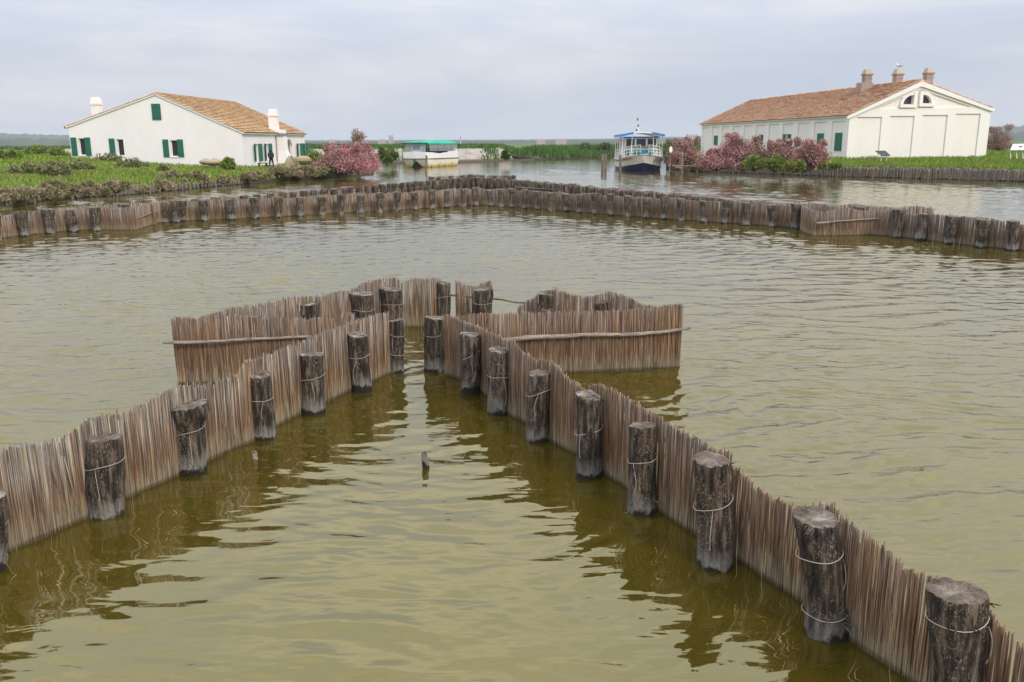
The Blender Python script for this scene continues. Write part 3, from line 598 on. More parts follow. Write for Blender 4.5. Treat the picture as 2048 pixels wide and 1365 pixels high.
ffr = [982, 1003, 1024, 1050, 1076, 1103, 1133, 1159, 1189, 1222, 1256, 1292, 1328, 1363, 1407, 1449, 1493, 1544, 1590, 1794, 1840, 1897, 1960, 2023]
far_post(-4, interp(ff_b, -4)+4, 16, 'far weir front post cut by the left picture edge', 'front posts of the far weir')
for j, x in enumerate(ffl):
    far_post(x, interp(ff_b, x)+3, interp([(0, 20), (600, 14), (950, 11)], x), 'far weir front post, %s from the left edge' % ordn(j), 'front posts of the far weir')
for j, x in enumerate(ffr):
    w = interp([(950, 11), (1300, 14), (1600, 17), (2023, 22)], x)
    far_post(x, interp(ff_b, x)+3, w, 'far weir front post, %s right of the middle bend' % ordn(j), 'front posts of the far weir')
bb = [(117, 458), (312, 450), (330, 445), (400, 440), (470, 434), (543, 427), (609, 419), (671, 414), (736, 404), (791, 398), (845, 393), (900, 387), (950, 384), (1000, 386), (1037, 390), (1099, 395), (1155, 402), (1202, 410), (1256, 417), (1319, 424), (1389, 433), (1441, 440), (1500, 446), (1600, 452), (1700, 460), (1862, 466)]
bpl = [(251, 409), (330, 405), (365, 401), (398, 398), (433, 395), (469, 395), (491, 392), (516, 389), (543, 387), (565, 386), (589, 385), (609, 382), (629, 381), (650, 379), (671, 378), (690, 376), (703, 374), (720, 373), (736, 371), (752, 371), (765, 369), (779, 367), (791, 367), (807, 366), (821, 365), (833, 363), (845, 363)]
bpr = [(1037, 361), (1050, 362), (1061, 364), (1075, 365), (1086, 366), (1099, 367), (1113, 368), (1126, 370), (1140, 372), (1155, 373), (1170, 375), (1184, 376), (1202, 378), (1222, 380), (1239, 382), (1256, 382), (1275, 384), (1296, 386), (1319, 387), (1341, 390), (1366, 392), (1389, 394), (1417, 396), (1441, 398), (1470, 401), (1510, 405), (1567, 409), (1605, 411), (1655, 413), (1712, 414)]
for j, (x, ty) in enumerate(bpl):
    far_post(x, interp(bb, x)+1, interp([(250, 16), (850, 9)], x)*1.0, 'far weir rear post, %s from the left' % ordn(j), 'rear posts of the far weir', top=ty)
for j, (x, ty) in enumerate(bpr):
    far_post(x, interp(bb, x)+1, interp([(1030, 9), (1720, 16)], x), 'far weir rear post, %s right of the tip' % ordn(j), 'rear posts of the far weir', top=ty)
for j, (x, ty) in enumerate([(858, 361), (871, 360), (883, 359), (896, 358), (908, 357), (921, 356), (934, 356), (947, 355), (958, 355), (970, 356), (983, 356), (997, 357), (1011, 358), (1025, 360)]):
    far_post(x, interp(bb, x)+1, 9, 'post in the crowded middle of the far weir, %s from the left' % ordn(j), 'posts crowded at the tip of the far weir', top=ty)
tb = [(858, 381), (900, 378), (950, 376), (1000, 377), (1029, 379)]
for j, (x, ty) in enumerate([(862, 354), (880, 354), (905, 352), (925, 351), (943, 349), (955, 351), (966, 351), (990, 352), (1012, 351), (1027, 351)]):
    far_post(x, interp(tb, x)+1, 8, 'backmost post at the far weir tip, %s from the left' % ordn(j), 'posts crowded at the tip of the far weir', top=ty)

# ------------------------------------------------------------------ banks
SHL = [(-400, 458), (-150, 425), (0, 411), (63, 404), (146, 397), (256, 389), (369, 379), (432, 372), (498, 367), (558, 362), (631, 357), (700, 352), (748, 348.5), (765, 347)]
def leftz(X, Y, ds, d):
    z = 0.32+0.55*sm((d-ds)/9)+1.0*sm((-X-27)/18)*sm((Y-62)/20)
    return z+0.10*noise.noise(V(X*.25, Y*.25, 0))
def bank(name, x0, x1, dx, shore, dback, zf, mats, rows=26, zwater=0.3):
    mb = MB(); cols = []; x = x0
    while x <= x1+1e-6: cols.append(x); x += dx
    vs = []; ds_l = []
    for x in cols:
        b = onz(x, interp(shore, x)); ds = b.y; db = max(ds+0.6, dback(x)); d2 = V(b.x/b.y, 1, 0)
        vs.append(V(b.x, b.y, -0.4)); vs.append(V(b.x, b.y, zwater*.6))
        for i in range(rows):
            t = (i/(rows-1))**1.3; Y = ds+0.15+(db-ds-0.15)*t; X = d2.x*Y
            vs.append(V(X, Y, zf(X, Y, ds, Y)))
        vs.append(V(d2.x*(db+1.2), db+1.2, -0.4))
    n = rows+3; fs = []
    for i in range(len(cols)-1):
        for j in range(n-1): fs.append((i*n+j, (i+1)*n+j, (i+1)*n+j+1, i*n+j+1))
    mb.add(vs, fs, 0, True)
    return struct(mb.build(name, mats))
def dbl(x): return interp([(610, 122), (640, 112), (700, 98), (765, 88.5)], x)
bank('left_bank', -400, 748, 7, SHL, dbl, leftz, M['turf'])
SHR = [(1332, 337), (1380, 342), (1491, 346), (1651, 352), (1837, 357), (2048, 363), (2300, 371)]
def rightz(X, Y, ds, d):
    return 0.74+0.40*sm((d-ds)/12)+0.07*noise.noise(V(X*.3, Y*.3, 5))+0.25*sm((X-46)/12)
bank('right_bank', 1332, 2300, 9, SHR, lambda x: 185, rightz, M['turf'])
# far bank: rubble dyke on the left, reed-grown green slope on the right
SHF = [(-500, 322), (0, 322), (600, 328), (756, 327), (915, 326), (981, 324), (1059, 320), (1128, 317), (1235, 313), (1420, 309), (1700, 308)]
def farz(X, Y, ds, d, rock=None):
    rock = (1024+X/Y*F_PX/math.cos(TH) < 1050) if rock is None else rock
    px = 1024+X/Y*F_PX/math.cos(TH)*1.0
    hi = interp([(0, 2.1), (1000, 2.0), (1068, .1)], px) if rock else interp([(900, .6), (1040, .9), (1090, 1.1), (1250, 1.2), (1450, 1.5)], px)
    w = interp([(0, 7), (1000, 7), (1080, 14), (1300, 22)], px)
    return 0.15+(hi-0.15)*sm((d-ds)/w)+(0.30*noise.noise(V(X*.35, Y*.35, 9))+.15*noise.noise(V(X*1.1, Y*1.1, 4)))*sm((d-ds)/3)
bank('far_bank', -500, 1070, 3, SHF, lambda x: interp([(980, 175), (1066, 135)], x), lambda a, b, c, d: farz(a, b, c, d, True), M['rock'], rows=34)
SHF2 = [(900, 309), (1000, 312), (1050, 318), (1070, 319.5)]+SHF[7:]
bank('far_meadow', 900, 1800, 6, SHF2, lambda x: 260, lambda a, b, c, d: farz(a, b, c, d, False), M['turf'], rows=26)
# far flat land behind, then the distant wooded shore
fl = MB(); fl.add([(-900, 330, .9), (900, 330, .9), (1400, 900, .9), (-1400, 900, .9), (-900, 330, -.4), (900, 330, -.4), (1400, 900, -.4), (-1400, 900, -.4)], [(0, 1, 2, 3), (4, 5, 1, 0), (5, 6, 2, 1), (6, 7, 3, 2), (7, 4, 0, 3)])
struct(fl.build('far_fields', M['turf']))
def hills(name, D, prof, thick, seed, jag):
    mb = MB(); vs = []; xs = list(range(-300, 2400, 4)); rows = 7
    for x in xs:
        p = atY(x, 284-.0054*(x-1024), D)
        h = max(1.5, (interp(prof, x))*D/F_PX*(1+jag*noise.noise(V(x*.05, seed, 0))+jag*noise.noise(V(x*.16, seed, 3))))
        for r_ in range(rows):
            t = r_/(rows-1); zz = (h+CAMH)*math.sin(math.pi*(0.08+0.84*t))*(1+.1*noise.noise(V(x*.1, r_, seed))) if 0 < r_ < rows-1 else -1
            k_ = 1+(t-0.5)*thick/D; vs.append(V(p.x*k_, D*k_, zz))
    fs = [(i*rows+j, (i+1)*rows+j, (i+1)*rows+j+1, i*rows+j+1) for i in range(len(xs)-1) for j in range(rows-1)]
    mb.add(vs, fs, 0, True); return struct(mb.build(name, M['wood_far']))
hills('wooded_hills', 2600, [(-300, 19), (0, 21), (250, 14), (600, 5), (1000, 4), (1250, 5), (1400, 9), (1600, 12), (2000, 24), (2400, 26)], 500, 1, .12)
hills('wooded_shore', 1500, [(-300, 13), (0, 12), (250, 7), (600, 2.5), (1000, 2), (1300, 3), (1600, 5), (2000, 14), (2400, 15)], 200, 8, .35)

# ------------------------------------------------------------------ grass (stuff nobody could count)
def blades(mb, p, h, w, n, rr, lean=0.15, spread=0.12, wind=0.0):
    for _ in range(n):
        a = rr.uniform(0, math.pi); d = V(math.cos(a), math.sin(a), 0)*w*rr.uniform(.6, 1.3)
        b = p+V(rr.gauss(0, spread), rr.gauss(0, spread), -0.03); t = b+V(rr.gauss(0, lean)*h+wind*h, rr.gauss(0, lean)*h, h*rr.uniform(.6, 1.15)); mid = b.lerp(t, .55)+V(-wind*h*.15, 0, .05*h)
        mb.add([b-d*.5, b+d*.5, mid+d*.4, t, mid-d*.4], [(0, 1, 2, 3, 4)])
rr = random.Random(3)
g = MB()
def houseL(X, Y): return X < -25.5+1 and X > -45.5 and Y > 84.6+(-26.9-X)*.075 and Y < 108
for _ in range(15000):
    x = rr.uniform(-60, 700); b = onz(x, interp(SHL, x)); t = rr.random()**1.5; db = min(dbl(x), 112); Y = b.y+.3+(db-b.y-.3)*t; X = b.x/b.y*Y
    if houseL(X, Y): continue
    z = leftz(X, Y, b.y, Y); hgt = .28*(1+.8*noise.noise(V(X*.2, Y*.2, 2)))
    if noise.noise(V(X*.13, Y*.2, 7)) > .25: hgt *= .6
    if Y < b.y+3.5: hgt = .22+.4*rr.random()
    blades(g, V(X, Y, z), max(.12, hgt), .085, 4, rr, .35, .25)
struct(g.build('meadow_grass', M['grass']), 'stuff')
g = MB()
for _ in range(13000):
    x = rr.uniform(1340, 2120); b = onz(x, interp(SHR, x)); t = rr.random()**1.6; Y = b.y+.25+(118-b.y)*t; X = b.x/b.y*Y
    if X > 29 and X < 51 and Y > 90.3+(X-35.7)*.1 and X < 51-(Y-90)*.1: 
        if X > 36.2-(Y-90)*.126: continue
    z = rightz(X, Y, b.y, Y); px = 1024+X/Y*1746
    hgt = .42 if px > 1660 else .22
    blades(g, V(X, Y, z), hgt*(1+.45*noise.noise(V(X*.5, Y*.5, 2))), .075, 4, rr, .25, .22, wind=.28)
struct(g.build('bank_grass', M['grass']), 'stuff')
g = MB()
for _ in range(20000):
    x = rr.uniform(-100, 1500); b = onz(x, interp(SHF, x))
    if x < 150 and rr.random() < .8: continue
    if x < 1050: Y = b.y+rr.uniform(13, 50)
    elif x < 1090: Y = b.y+rr.uniform(5, 60)
    else: Y = b.y+.3+60*rr.random()**1.6
    X = b.x/b.y*Y; z = farz(X, Y, b.y, Y)
    blades(g, V(X, Y, z), (.8 if x < 1050 else 1.25)*(1+.5*noise.noise(V(X*.2, Y*.2, 2))), .22, 3, rr, .2, .5)
for _ in range(900):        # tufts on the rubble slope
    x = rr.uniform(600, 1045); b = onz(x, interp(SHF, x)); q = noise.noise(V(x*.03, 0, 3))
    if q < .12: continue
    Y = b.y+rr.uniform(1, 6); X = b.x/b.y*Y; blades(g, V(X, Y, farz(X, Y, b.y, Y)), .6, .2, 4, rr, .25, .4)
struct(g.build('reed_grass', M['grass_far']), 'stuff')

# ------------------------------------------------------------------ shrubs and tamarisks
def shrub(name, label, cat, c, size, n, leaf, mats, mixf, seed, group, up=0.3, clumps=18, wisps=0, leafname='foliage', zlo=.25):
    rr = random.Random(seed); t = thing(name, label, cat, c, 0, group); mb = MB(); cl = []
    for _ in range(clumps):
        a = rr.uniform(0, 2*math.pi); ph = rr.random()**.6; q = V(math.cos(a)*size[0]*ph*rr.uniform(.6, .95), math.sin(a)*size[1]*ph*rr.uniform(.6, .95), size[2]*(rr.uniform(zlo, .9)*math.sqrt(max(.1, 1-ph*ph*.75))))
        cl.append((q, rr.uniform(.17, .36)*min(size[0], size[2])*1.15, rr.random()))
    for i in range(wisps):
        q = V(rr.uniform(-.7, .7)*size[0], rr.uniform(-.5, .5)*size[1], size[2]*rr.uniform(.9, 1.15)); cl.append((q, .12*size[2], rr.random()))
    for _ in range(n):
        q, rad, tone = rr.choice(cl); d = V(rr.gauss(0, 1), rr.gauss(0, 1), rr.gauss(0, .85)).normalized()*rad*rr.random()**.45; p = q+d
        if p.z < 0.02: p.z = rr.uniform(.02, .2)
        u = (d.normalized()+V(rr.gauss(0, .5), rr.gauss(0, .5), up+rr.gauss(0, .4))).normalized(); s_ = u.cross(V(rr.gauss(0, 1), rr.gauss(0, 1), rr.gauss(0, 1))).normalized()
        L = leaf*rr.uniform(.6, 1.5); W = leaf*.35*rr.uniform(.6, 1.3)
        mi = 1 if (rr.random() < mixf*(1.35 if tone > .5 else .55)) and p.z > size[2]*.12*rr.random() else 0
        mb.add([p-s_*W, p+s_*W, p+u*L+s_*W*.4, p+u*L-s_*W*.4], [(0, 1, 2, 3)], mi)
    mb.build(leafname, mats, t)
    st = MB()
    for q, rad, _ in cl:
        b = V(q.x*.15+rr.gauss(0, .06), q.y*.15, -.1); st.tube([b, b.lerp(q, .5)+V(rr.gauss(0, .08), rr.gauss(0, .08), .05), q+V(0, 0, rad*.6)], [.035*size[2]/1.2, .022, .008], 4)
    st.build('branches', M['stem'], t)
    return t
TG = 'pink flowering tamarisks on the banks'
def tam(label, px, py, d_off, wpx, hpx, seed, z=0.35, n=6500, mix=.75, leaf=.11, clumps=44, wisps=9, zlo=.25):
    b = onz(px, py, z); b = V(b.x/b.y*(b.y+d_off), b.y+d_off, z); dp = proj(b)[2]; s = dp/F_PX
    return shrub('tamarisk_bush', label, 'bush', b, (wpx*s*.58, wpx*s*.45, hpx*s*.88), int(n*1.7), leaf, [M['tam_leaf'], M['pink']], mix, seed, TG, .45, clumps, wisps, zlo=zlo)
tam('broad pink tamarisk overhanging the water right of the farmhouse', 682, 350, 1.0, 104, 56, 1, n=8500)
tam('rounded pink tamarisk at the tip of the left bank', 722, 348, .8, 78, 56, 2, n=7500, mix=.7)
tam('spindly tamarisk with a bare top showing behind the pink bushes', 716, 345, 5, 30, 74, 5, mix=.35, n=2200, clumps=18, wisps=8)
tam('small pink tamarisk right of the white and blue boat', 1368, 337, 3, 60, 54, 8, mix=.65, n=5500, z=.45)
tam('dark brown-green tamarisk hard behind the moored boat', 1345, 336, 4, 40, 50, 9, mix=.12, n=3500, z=.45)
tam('low pink tamarisk drooping over pilings, far left of the storehouse wall', 1430, 340, .8, 66, 38, 11, mix=.8, n=5000, z=.7)
tam('tall pink tamarisk left in the row along the storehouse', 1478, 338, 3, 104, 62, 12, mix=.6, n=8000, z=.8, clumps=60, zlo=.55)
tam('brownish tamarisk in the middle of the storehouse row', 1550, 340, 3, 104, 54, 13, mix=.42, n=7000, z=.8, clumps=56, zlo=.6)
tam('pink tamarisk at the right end of the storehouse row', 1617, 343, 2.5, 70, 58, 14, mix=.62, n=6000, z=.8, clumps=46, zlo=.5)
tam('bright low pink sprig over the pilings under the row', 1607, 342, .4, 36, 24, 15, mix=.9, n=1800, z=.7)
tam('small pink sprig over the pilings near the middle of the row', 1486, 341, .3, 28, 14, 16, mix=.9, n=1100, z=.7)
tam('pinkish brown tamarisk behind the storehouse right corner', 1995, 306, 3, 54, 50, 17, mix=.45, n=5500, z=1.3, wisps=8)
for i, (x, y, w, h, lb) in enumerate([(1508, 340, 50, 26, 'leafy green shrub under the tallest storehouse tamarisk'), (1552, 342, 46, 30, 'olive green shrub under the brownish storehouse tamarisk'), (1590, 343, 40, 22, 'green shrub under the right end of the tamarisk row'), (1660, 338, 60, 12, 'low green tussock between the tamarisks and the gable'), (1738, 330, 44, 12, 'dry reddish tussock just left of the green information board')]):
    b = onz(x, y, .8); s = proj(b)[2]/F_PX
    shrub('bank_shrub', lb, 'shrub', b, (w*s/2, w*s*.3, h*s), 3200, .15, [M['shrub_olive'], M['shrub_brown'] if i == 4 else M['grass']], .65, 190+i, 'green shrubs on the storehouse bank', .7, 18)
BG = 'greyish brown shrubs along the left shore'
spots = [(12, 402, 40, 32), (45, 399, 46, 36), (98, 398, 40, 34), (112, 388, 48, 44), (175, 392, 52, 40), (232, 384, 42, 40), (205, 391, 28, 22), (326, 379, 28, 22), (345, 368, 56, 36), (392, 366, 40, 34), (448, 366, 28, 20), (452, 352, 44, 26), (505, 360, 50, 28), (556, 354, 44, 28), (590, 352, 36, 28), (612, 353, 34, 28), (640, 351, 28, 24), (285, 384, 24, 16)]
BL = ['low shrub at the left picture edge above the rickety landing', 'rounded grey-brown shrub beside the shore landing', 'drooping shrub hiding the first shore stakes', 'tall dense grey shrub behind the first shore stakes', 'big dark brown shrub above the pale shore stakes', 'reddish brown rounded shrub behind the pale stakes', 'small shrub touching the water between pale stakes', 'small tawny shrub poking through the stake row', 'wide brown shrub on the bank below the right farmhouse window', 'brown shrub next right of the wide brown one', 'small tawny shrub at the water below the farmhouse corner', 'greyish shrub in the grass just under the farmhouse corner', 'brown shrub at the water below the green shutters', 'shrub at the water in front of the standing person', 'brown shrub in front of the buttress chimney', 'brown shrub in front of the wicker baskets', 'last brown shrub before the pink tamarisks', 'tiny dry shrub between the middle shore stakes']
for i, (x, y, w, h) in enumerate(spots):
    b = onz(x, y, .35); s = proj(b)[2]/F_PX
    shrub('shore_shrub', BL[i], 'shrub', b, (w*s*.70, w*s*.5, h*s*.70), int(3200+w*60), .07 if x < 300 else .10, [M['shrub_olive'], M['shrub_brown']], .75, 50+i, BG, .3, 16)
OG = 'olive green shrubs in the meadow before the farmhouse'
for i, (x, y, w, h, lb) in enumerate([(55, 345, 90, 16, 'low spreading olive shrub far left in the meadow'), (110, 350, 90, 24, 'spreading olive shrub below the leftmost farmhouse window'), (160, 345, 70, 20, 'low olive shrub between the first two farmhouse windows'), (215, 336, 90, 26, 'tallest olive shrub before the middle farmhouse window'), (262, 340, 70, 22, 'olive shrub below the blank wall of the farmhouse gable'), (330, 344, 40, 12, 'small olive patch below the right gable window'), (455, 340, 36, 24, 'green shrub against the farmhouse near corner'), (15, 318, 60, 20, 'dark green shrub clump at the far left skyline'), (75, 312, 60, 18, 'second dark green clump left of the farmhouse'), (115, 314, 50, 20, 'dark green clump touching the farmhouse left corner'), (630, 332, 44, 26, 'bright green shrub right of the round wicker basket')]):
    zz = .95 if x > 150 else 1.1
    if y < 325 and x < 150: zz = 1.9
    b = onz(x, y, zz); s = proj(b)[2]/F_PX
    shrub('meadow_shrub', lb, 'shrub', b, (w*s/2, w*s*.4, h*s), 2600, .13, [M['shrub_olive'], M['grass'] if i > 5 else M['shrub_brown']], .7 if i > 5 else .3, 90+i, OG, .4, 18)
FG = 'dark bushes on the far bank'
for i, (x, y, w, h) in enumerate([(698, 318, 26, 22), (765, 320, 28, 20), (786, 320, 18, 16), (775, 325, 14, 8), (1170, 293, 26, 12), (1210, 293, 34, 12), (992, 292, 22, 9), (1010, 318, 14, 14), (1255, 300, 50, 22)]):
    b = onz(x, max(y, 294), 1.0 if y > 300 else 1.6); Y = min(b.y, 190); b = V(b.x/b.y*Y, Y, 1.0 if y > 300 else 1.5); s = proj(b)[2]/F_PX
    shrub('bank_bush', 'dark green bush on the far bank, %s' % ['half behind the pink tamarisks', 'above the water left of the green-roofed boat', 'touching the bow of the green-roofed boat', 'small, at the waterline by the green-roofed boat', 'leftmost of the two round skyline bushes', 'rightmost of the two round skyline bushes', 'tiny, alone on the skyline', 'a tuft on the rubble slope', 'just left of the white and blue boat'][i], 'bush', b, (w*s/2, w*s*.4, h*s), 1800, .3, [M['shrub_olive'], M['grass_far']], .5, 120+i, FG, .4, 14)

# ------------------------------------------------------------------ pilings
pil = []
for i in range(5):
    pil.append(post_mesh(.11, 1.0, 700+i*3, V(R.uniform(-.03, .03), 0, 0), 0, False, 9, 6, .5))
pmo = [None]*5
def piling(px, py, h, label, group, w=.24):
    i = R.randrange(5); b = onz(px, py)
    if pmo[i] is None: o = pmo[i] = pil[i].build('shore_piling', [M['piling'], M['cut']])
    else: o = pmo[i].copy(); C.objects.link(o)
    o.location = (b.x, b.y-.05, 0); o.scale = (w/.22, w/.22, h); o.rotation_euler = (R.uniform(-.06, .06), R.uniform(-.08, .08), R.uniform(-.9, .9))
    return tag(o, label, 'piling', group)
x = 1345.0
while x < 2062:
    y = interp(SHR, x)
    piling(x, y+.6, R.uniform(.80, .98) if x > 1400 else .6, 'grey wooden piling in the row edging the storehouse bank', 'pilings edging the right bank', R.uniform(.20, .33))
    x += R.uniform(4.4, 6.4)*(1 if x > 1600 else .85)
for seg in ((146, 212, 9, .62), (216, 345, 6.2, .58), (345, 430, 6.5, .5), (432, 500, 5.6, .45)):
    x = seg[0]
    while x < seg[1]:
        piling(x, interp(SHL, x)+1.0, seg[3]*R.uniform(.8, 1.15), 'pale wooden stake in the row edging the farmhouse bank', 'stakes edging the left bank', R.uniform(.18, .25)); x += seg[2]*R.uniform(.75, 1.3)
for x, y, h, lb in ((16, 410, .6, 'pale stake under the rickety landing at the far left shore'), (62, 407, .7, 'pale forked stake right of the rickety landing'), (80, 403, .65, 'left stake of the leaning pair on the left shore'), (89, 402, .62, 'right stake of the leaning pair on the left shore'), (558, 360, .5, 'lone short stake below the farmhouse chimney')):
    piling(x, y, h, lb, 'stakes edging the left bank', .22)
lp = onz(16, 409); mb = MB(); mb.box((lp.x+.5, lp.y+.4, .62), (1.5, .9, .06)); mb.box((lp.x+.1, lp.y+.1, .3), (.08, .08, .62)); mb.box((lp.x+1.1, lp.y+.7, .3), (.08, .08, .62)); tag(mb.build('plank_landing', M['wood']), 'rickety grey plank landing at the far left shore', 'landing')

# ------------------------------------------------------------------ buildings
def wallgrid(mb, O, U, width, topf, z0, openings, N, depth, mi=0, ubreaks=(), zcap=None):
    """wall surface in plane O + u*U, normal N (outwards); openings = rects (u0,u1,z0,z1); reveals go inwards by depth"""
    us = sorted(set([0.0, width]+[round(a, 4) for o in openings for a in o[:2]]+[round(u, 4) for u in ubreaks])); us = [u for u in us if 0 <= u <= width]
    zs = sorted(set([z0]+[round(a, 4) for o in openings for a in o[2:]]))
    def P(u, z, d=0.0): return O+U*u+V(0, 0, z-O.z)-N*d
    def hole(u, z): return any(o[0]-1e-5 < u < o[1]+1e-5 and o[2]-1e-5 < z < o[3]+1e-5 for o in openings)
    def q(a, b, c, d): mb.add([a, b, c, d], [(0, 1, 2, 3)], mi)
    for i in range(len(us)-1):
        u0, u1 = us[i], us[i+1]; um = (u0+u1)/2
        for j in range(len(zs)-1):
            a, b = zs[j], zs[j+1]; zm = (a+b)/2
            if not hole(um, zm):
                ta, tb_ = topf(u0), topf(u1)
                if a >= ta and a >= tb_: continue
                if b > min(ta, tb_): 
                    pts_ = [P(u0, min(a, ta)), P(u1, min(a, tb_)), P(u1, min(b, tb_)), P(u0, min(b, ta))]; q(*pts_); continue
                q(P(u0, a), P(u1, a), P(u1, b), P(u0, b)); continue
            if i == 0 or not hole((us[i-1]+u0)/2, zm): q(P(u0, a), P(u0, b), P(u0, b, depth), P(u0, a, depth))
            if i == len(us)-2 or not hole((us[i+2]+u1)/2, zm): q(P(u1, a), P(u1, a, depth), P(u1, b, depth), P(u1, b))
            if j == 0 or not hole(um, (zs[j-1]+a)/2): q(P(u0, a), P(u0, a, depth), P(u1, a, depth), P(u1, a))
            if j == len(zs)-2 or not hole(um, (b+zs[min(j+2, len(zs)-1)])/2): q(P(u0, b), P(u1, b), P(u1, b, depth), P(u0, b, depth))
        zt = zs[-1]; ta, tb_ = topf(u0), topf(u1); q(P(u0, min(zt, ta)), P(u1, min(zt, tb_)), P(u1, tb_), P(u0, ta))
def roof_tiles(mb, A, B, Cc, D, tw=.24, tl=.42, mi=0, seed=1):
    """slope: A-B eave (near to far), D-C ridge (near to far); tiles as half pipes"""
    rr = random.Random(seed); L = (B-A).length; S = (D-A).length; U = (B-A).normalized(); W = (D-A).normalized(); N = U.cross(W).normalized()
    if N.z < 0: N = -N
    nu = int(L/tw); nw = int(S/tl)
    for i in range(nu):
        for j in range(nw+1):
            w0 = j*tl-.05; w1 = min(S, w0+tl+.09)
            if w0 >= S-.05: continue
            j1 = rr.uniform(-.012, .012); u0 = (i+.5)*tw+j1; r0 = tw*.56; r1 = tw*.46; vs = []
            for (w, r_, lift) in ((w0, r0, .10), (w1, r1, .0)):
                for k_ in range(5):
                    a = math.pi*k_/4; vs.append(A+U*(u0+math.cos(a)*r_)+W*w+N*(math.sin(a)*r_*.62+lift+.02))
            mb.add(vs, [(k_, k_+1, k_+6, k_+5) for k_ in range(4)], mi, False)
def quadthick(mb, a, b, c, d, th, mi):
    n = (b-a).cross(d-a).normalized(); n = n if n.z > 0 else -n
    mb.prism([a, b, c, d], -n*th, mi)

# ---- farmhouse (left)
C0 = atY(489, 335, 85.0); C0.z = 0; Lw = 21.0
far = atY(612, 325, 105.0); Ud = V(far.x-C0.x, far.y-C0.y, 0); Lw = Ud.length; Ud.normalize(); Gd = V(-Ud.y, Ud.x, 0)    # along the gable to the left
if Gd.x > 0: Gd = -Gd
NG = -Ud; NS = -Gd
Wg = 18.0
for _ in range(10):
    pl_ = proj(C0+Gd*Wg+V(0, 0, 3))[0]; Wg += (pl_-141)*.05
def gz(px, py): p = onplane(px, py, C0, NG); return (p-C0).dot(Gd), p.z
def szz(px, py): p = onplane(px, py, C0, NS); return (p-C0).dot(Ud), p.z
uP, zP = gz(311, 188); _, zR = gz(489, 264); _, zL = gz(141, 253)
house = thing('white_farmhouse', 'long white farmhouse with ochre tiled roof and green shutters on the left bank', 'house', (C0.x, C0.y, .6))
HL = house.location.copy()
def hb(mb, name, mats, parent=None):
    base = HL if parent is None else Vector(parent['_abs']) if '_abs' in parent else HL
    mb.v = [(v[0]-HL.x, v[1]-HL.y, v[2]-HL.z) for v in mb.v]; o = mb.build(name, mats, parent or house, fixn=False); return o
def roofL(u): return zR+(zP-zR)*u/uP if u < uP else zP+(zL-zP)*(u-uP)/(Wg-uP)
gw = [(165, 277, 311, 156, 172, 'both'), (241.5, 279, 312, 232.5, 249.5, 'left'), (348.5, 281, 313.5, 340, 356.5, 'both')]
opG = []
for cx, y0, y1, x0, x1, sh in gw:
    a, za = gz(x1, y1); b, zb = gz(x0, y0); opG.append((a, b, za, zb))
a, za = gz(323, 240); b, zb = gz(303, 208); attic = (a, b, za, zb)
sw = [(512, 530, 284, 319), (535, 552, 285, 319), (592, 601, 286, 312), (605, 615, 286, 312)]   # side wall windows (shutter centre px)
opS = []
for cxp in (506.5+5.5, 532.5, 596.5, 609):
    u, zt = szz(cxp, 287); opS.append((u-.5, u+.5, 1.45, 3.1))
ud, zd = szz(577.5, 281)
archs = []
for q in range(6):
    c_ = (q+.5)/6*2-1; archs.append((ud-.8+1.6*q/6, ud-.8+1.6*(q+1)/6, .35, 2.75+.75*math.sqrt(1-c_*c_)))
wl = MB(); O = V(C0.x, C0.y, 0)
wallgrid(wl, O, Gd, Wg, roofL, 0, opG+[attic], NG, .28, 0, [uP]+[Wg*i/40 for i in range(40)])
wallgrid(wl, O, Ud, Lw, lambda u: zR, 0, opS+archs, NS, .28, 0)
Bk = O+Gd*Wg
wallgrid(wl, Bk, Ud, Lw, lambda u: zL, 0, [], Gd, .2, 0)
wallgrid(wl, O+Ud*Lw, Gd, Wg, roofL, 0, [], Ud, .2, 0, [uP])
hb(wl, 'wall', M['plaster'])
rf = MB()
eR = O+V(0, 0, zR); rP = O+Gd*uP+V(0, 0, zP); eL = O+Gd*Wg+V(0, 0, zL)
ov = .30; sR = (eR-rP).normalized()*ov; sL = (eL-rP).normalized()*ov; e0 = -Ud*.12; e1 = Ud*(Lw+.12)
quadthick(rf, eR+sR+e0, eR+sR+e1, rP+e1, rP+e0, .10, 1); quadthick(rf, eL+sL+e0, eL+sL+e1, rP+e1, rP+e0, .10, 1)
roof_tiles(rf, eR+sR+e0, eR+sR+e1, rP+e1, rP+e0, .26, .42, 0, 3); roof_tiles(rf, eL+sL+e0, eL+sL+e1, rP+e1, rP+e0, .26, .42, 0, 4)
rf.tube([rP+e0+V(0, 0, .04)+Ud*(q*.5) for q in range(int(Lw/.5)+1)], .13, 7, 0)
roofo = hb(rf, 'roof', [M['tile_ochre'], M['plaster']])
def pbox(mb, O, U, N, u0, u1, z0, z1, d0, d1, mi=0):
    """box on a wall: u range, z range, from d0 to d1 along the outward normal"""
    a = O+U*u0+N*d0; mb.prism([a+V(0, 0, z0-O.z), a+U*(u1-u0)+V(0, 0, z0-O.z), a+U*(u1-u0)+V(0, 0, z1-O.z), a+V(0, 0, z1-O.z)], N*(d1-d0), mi)
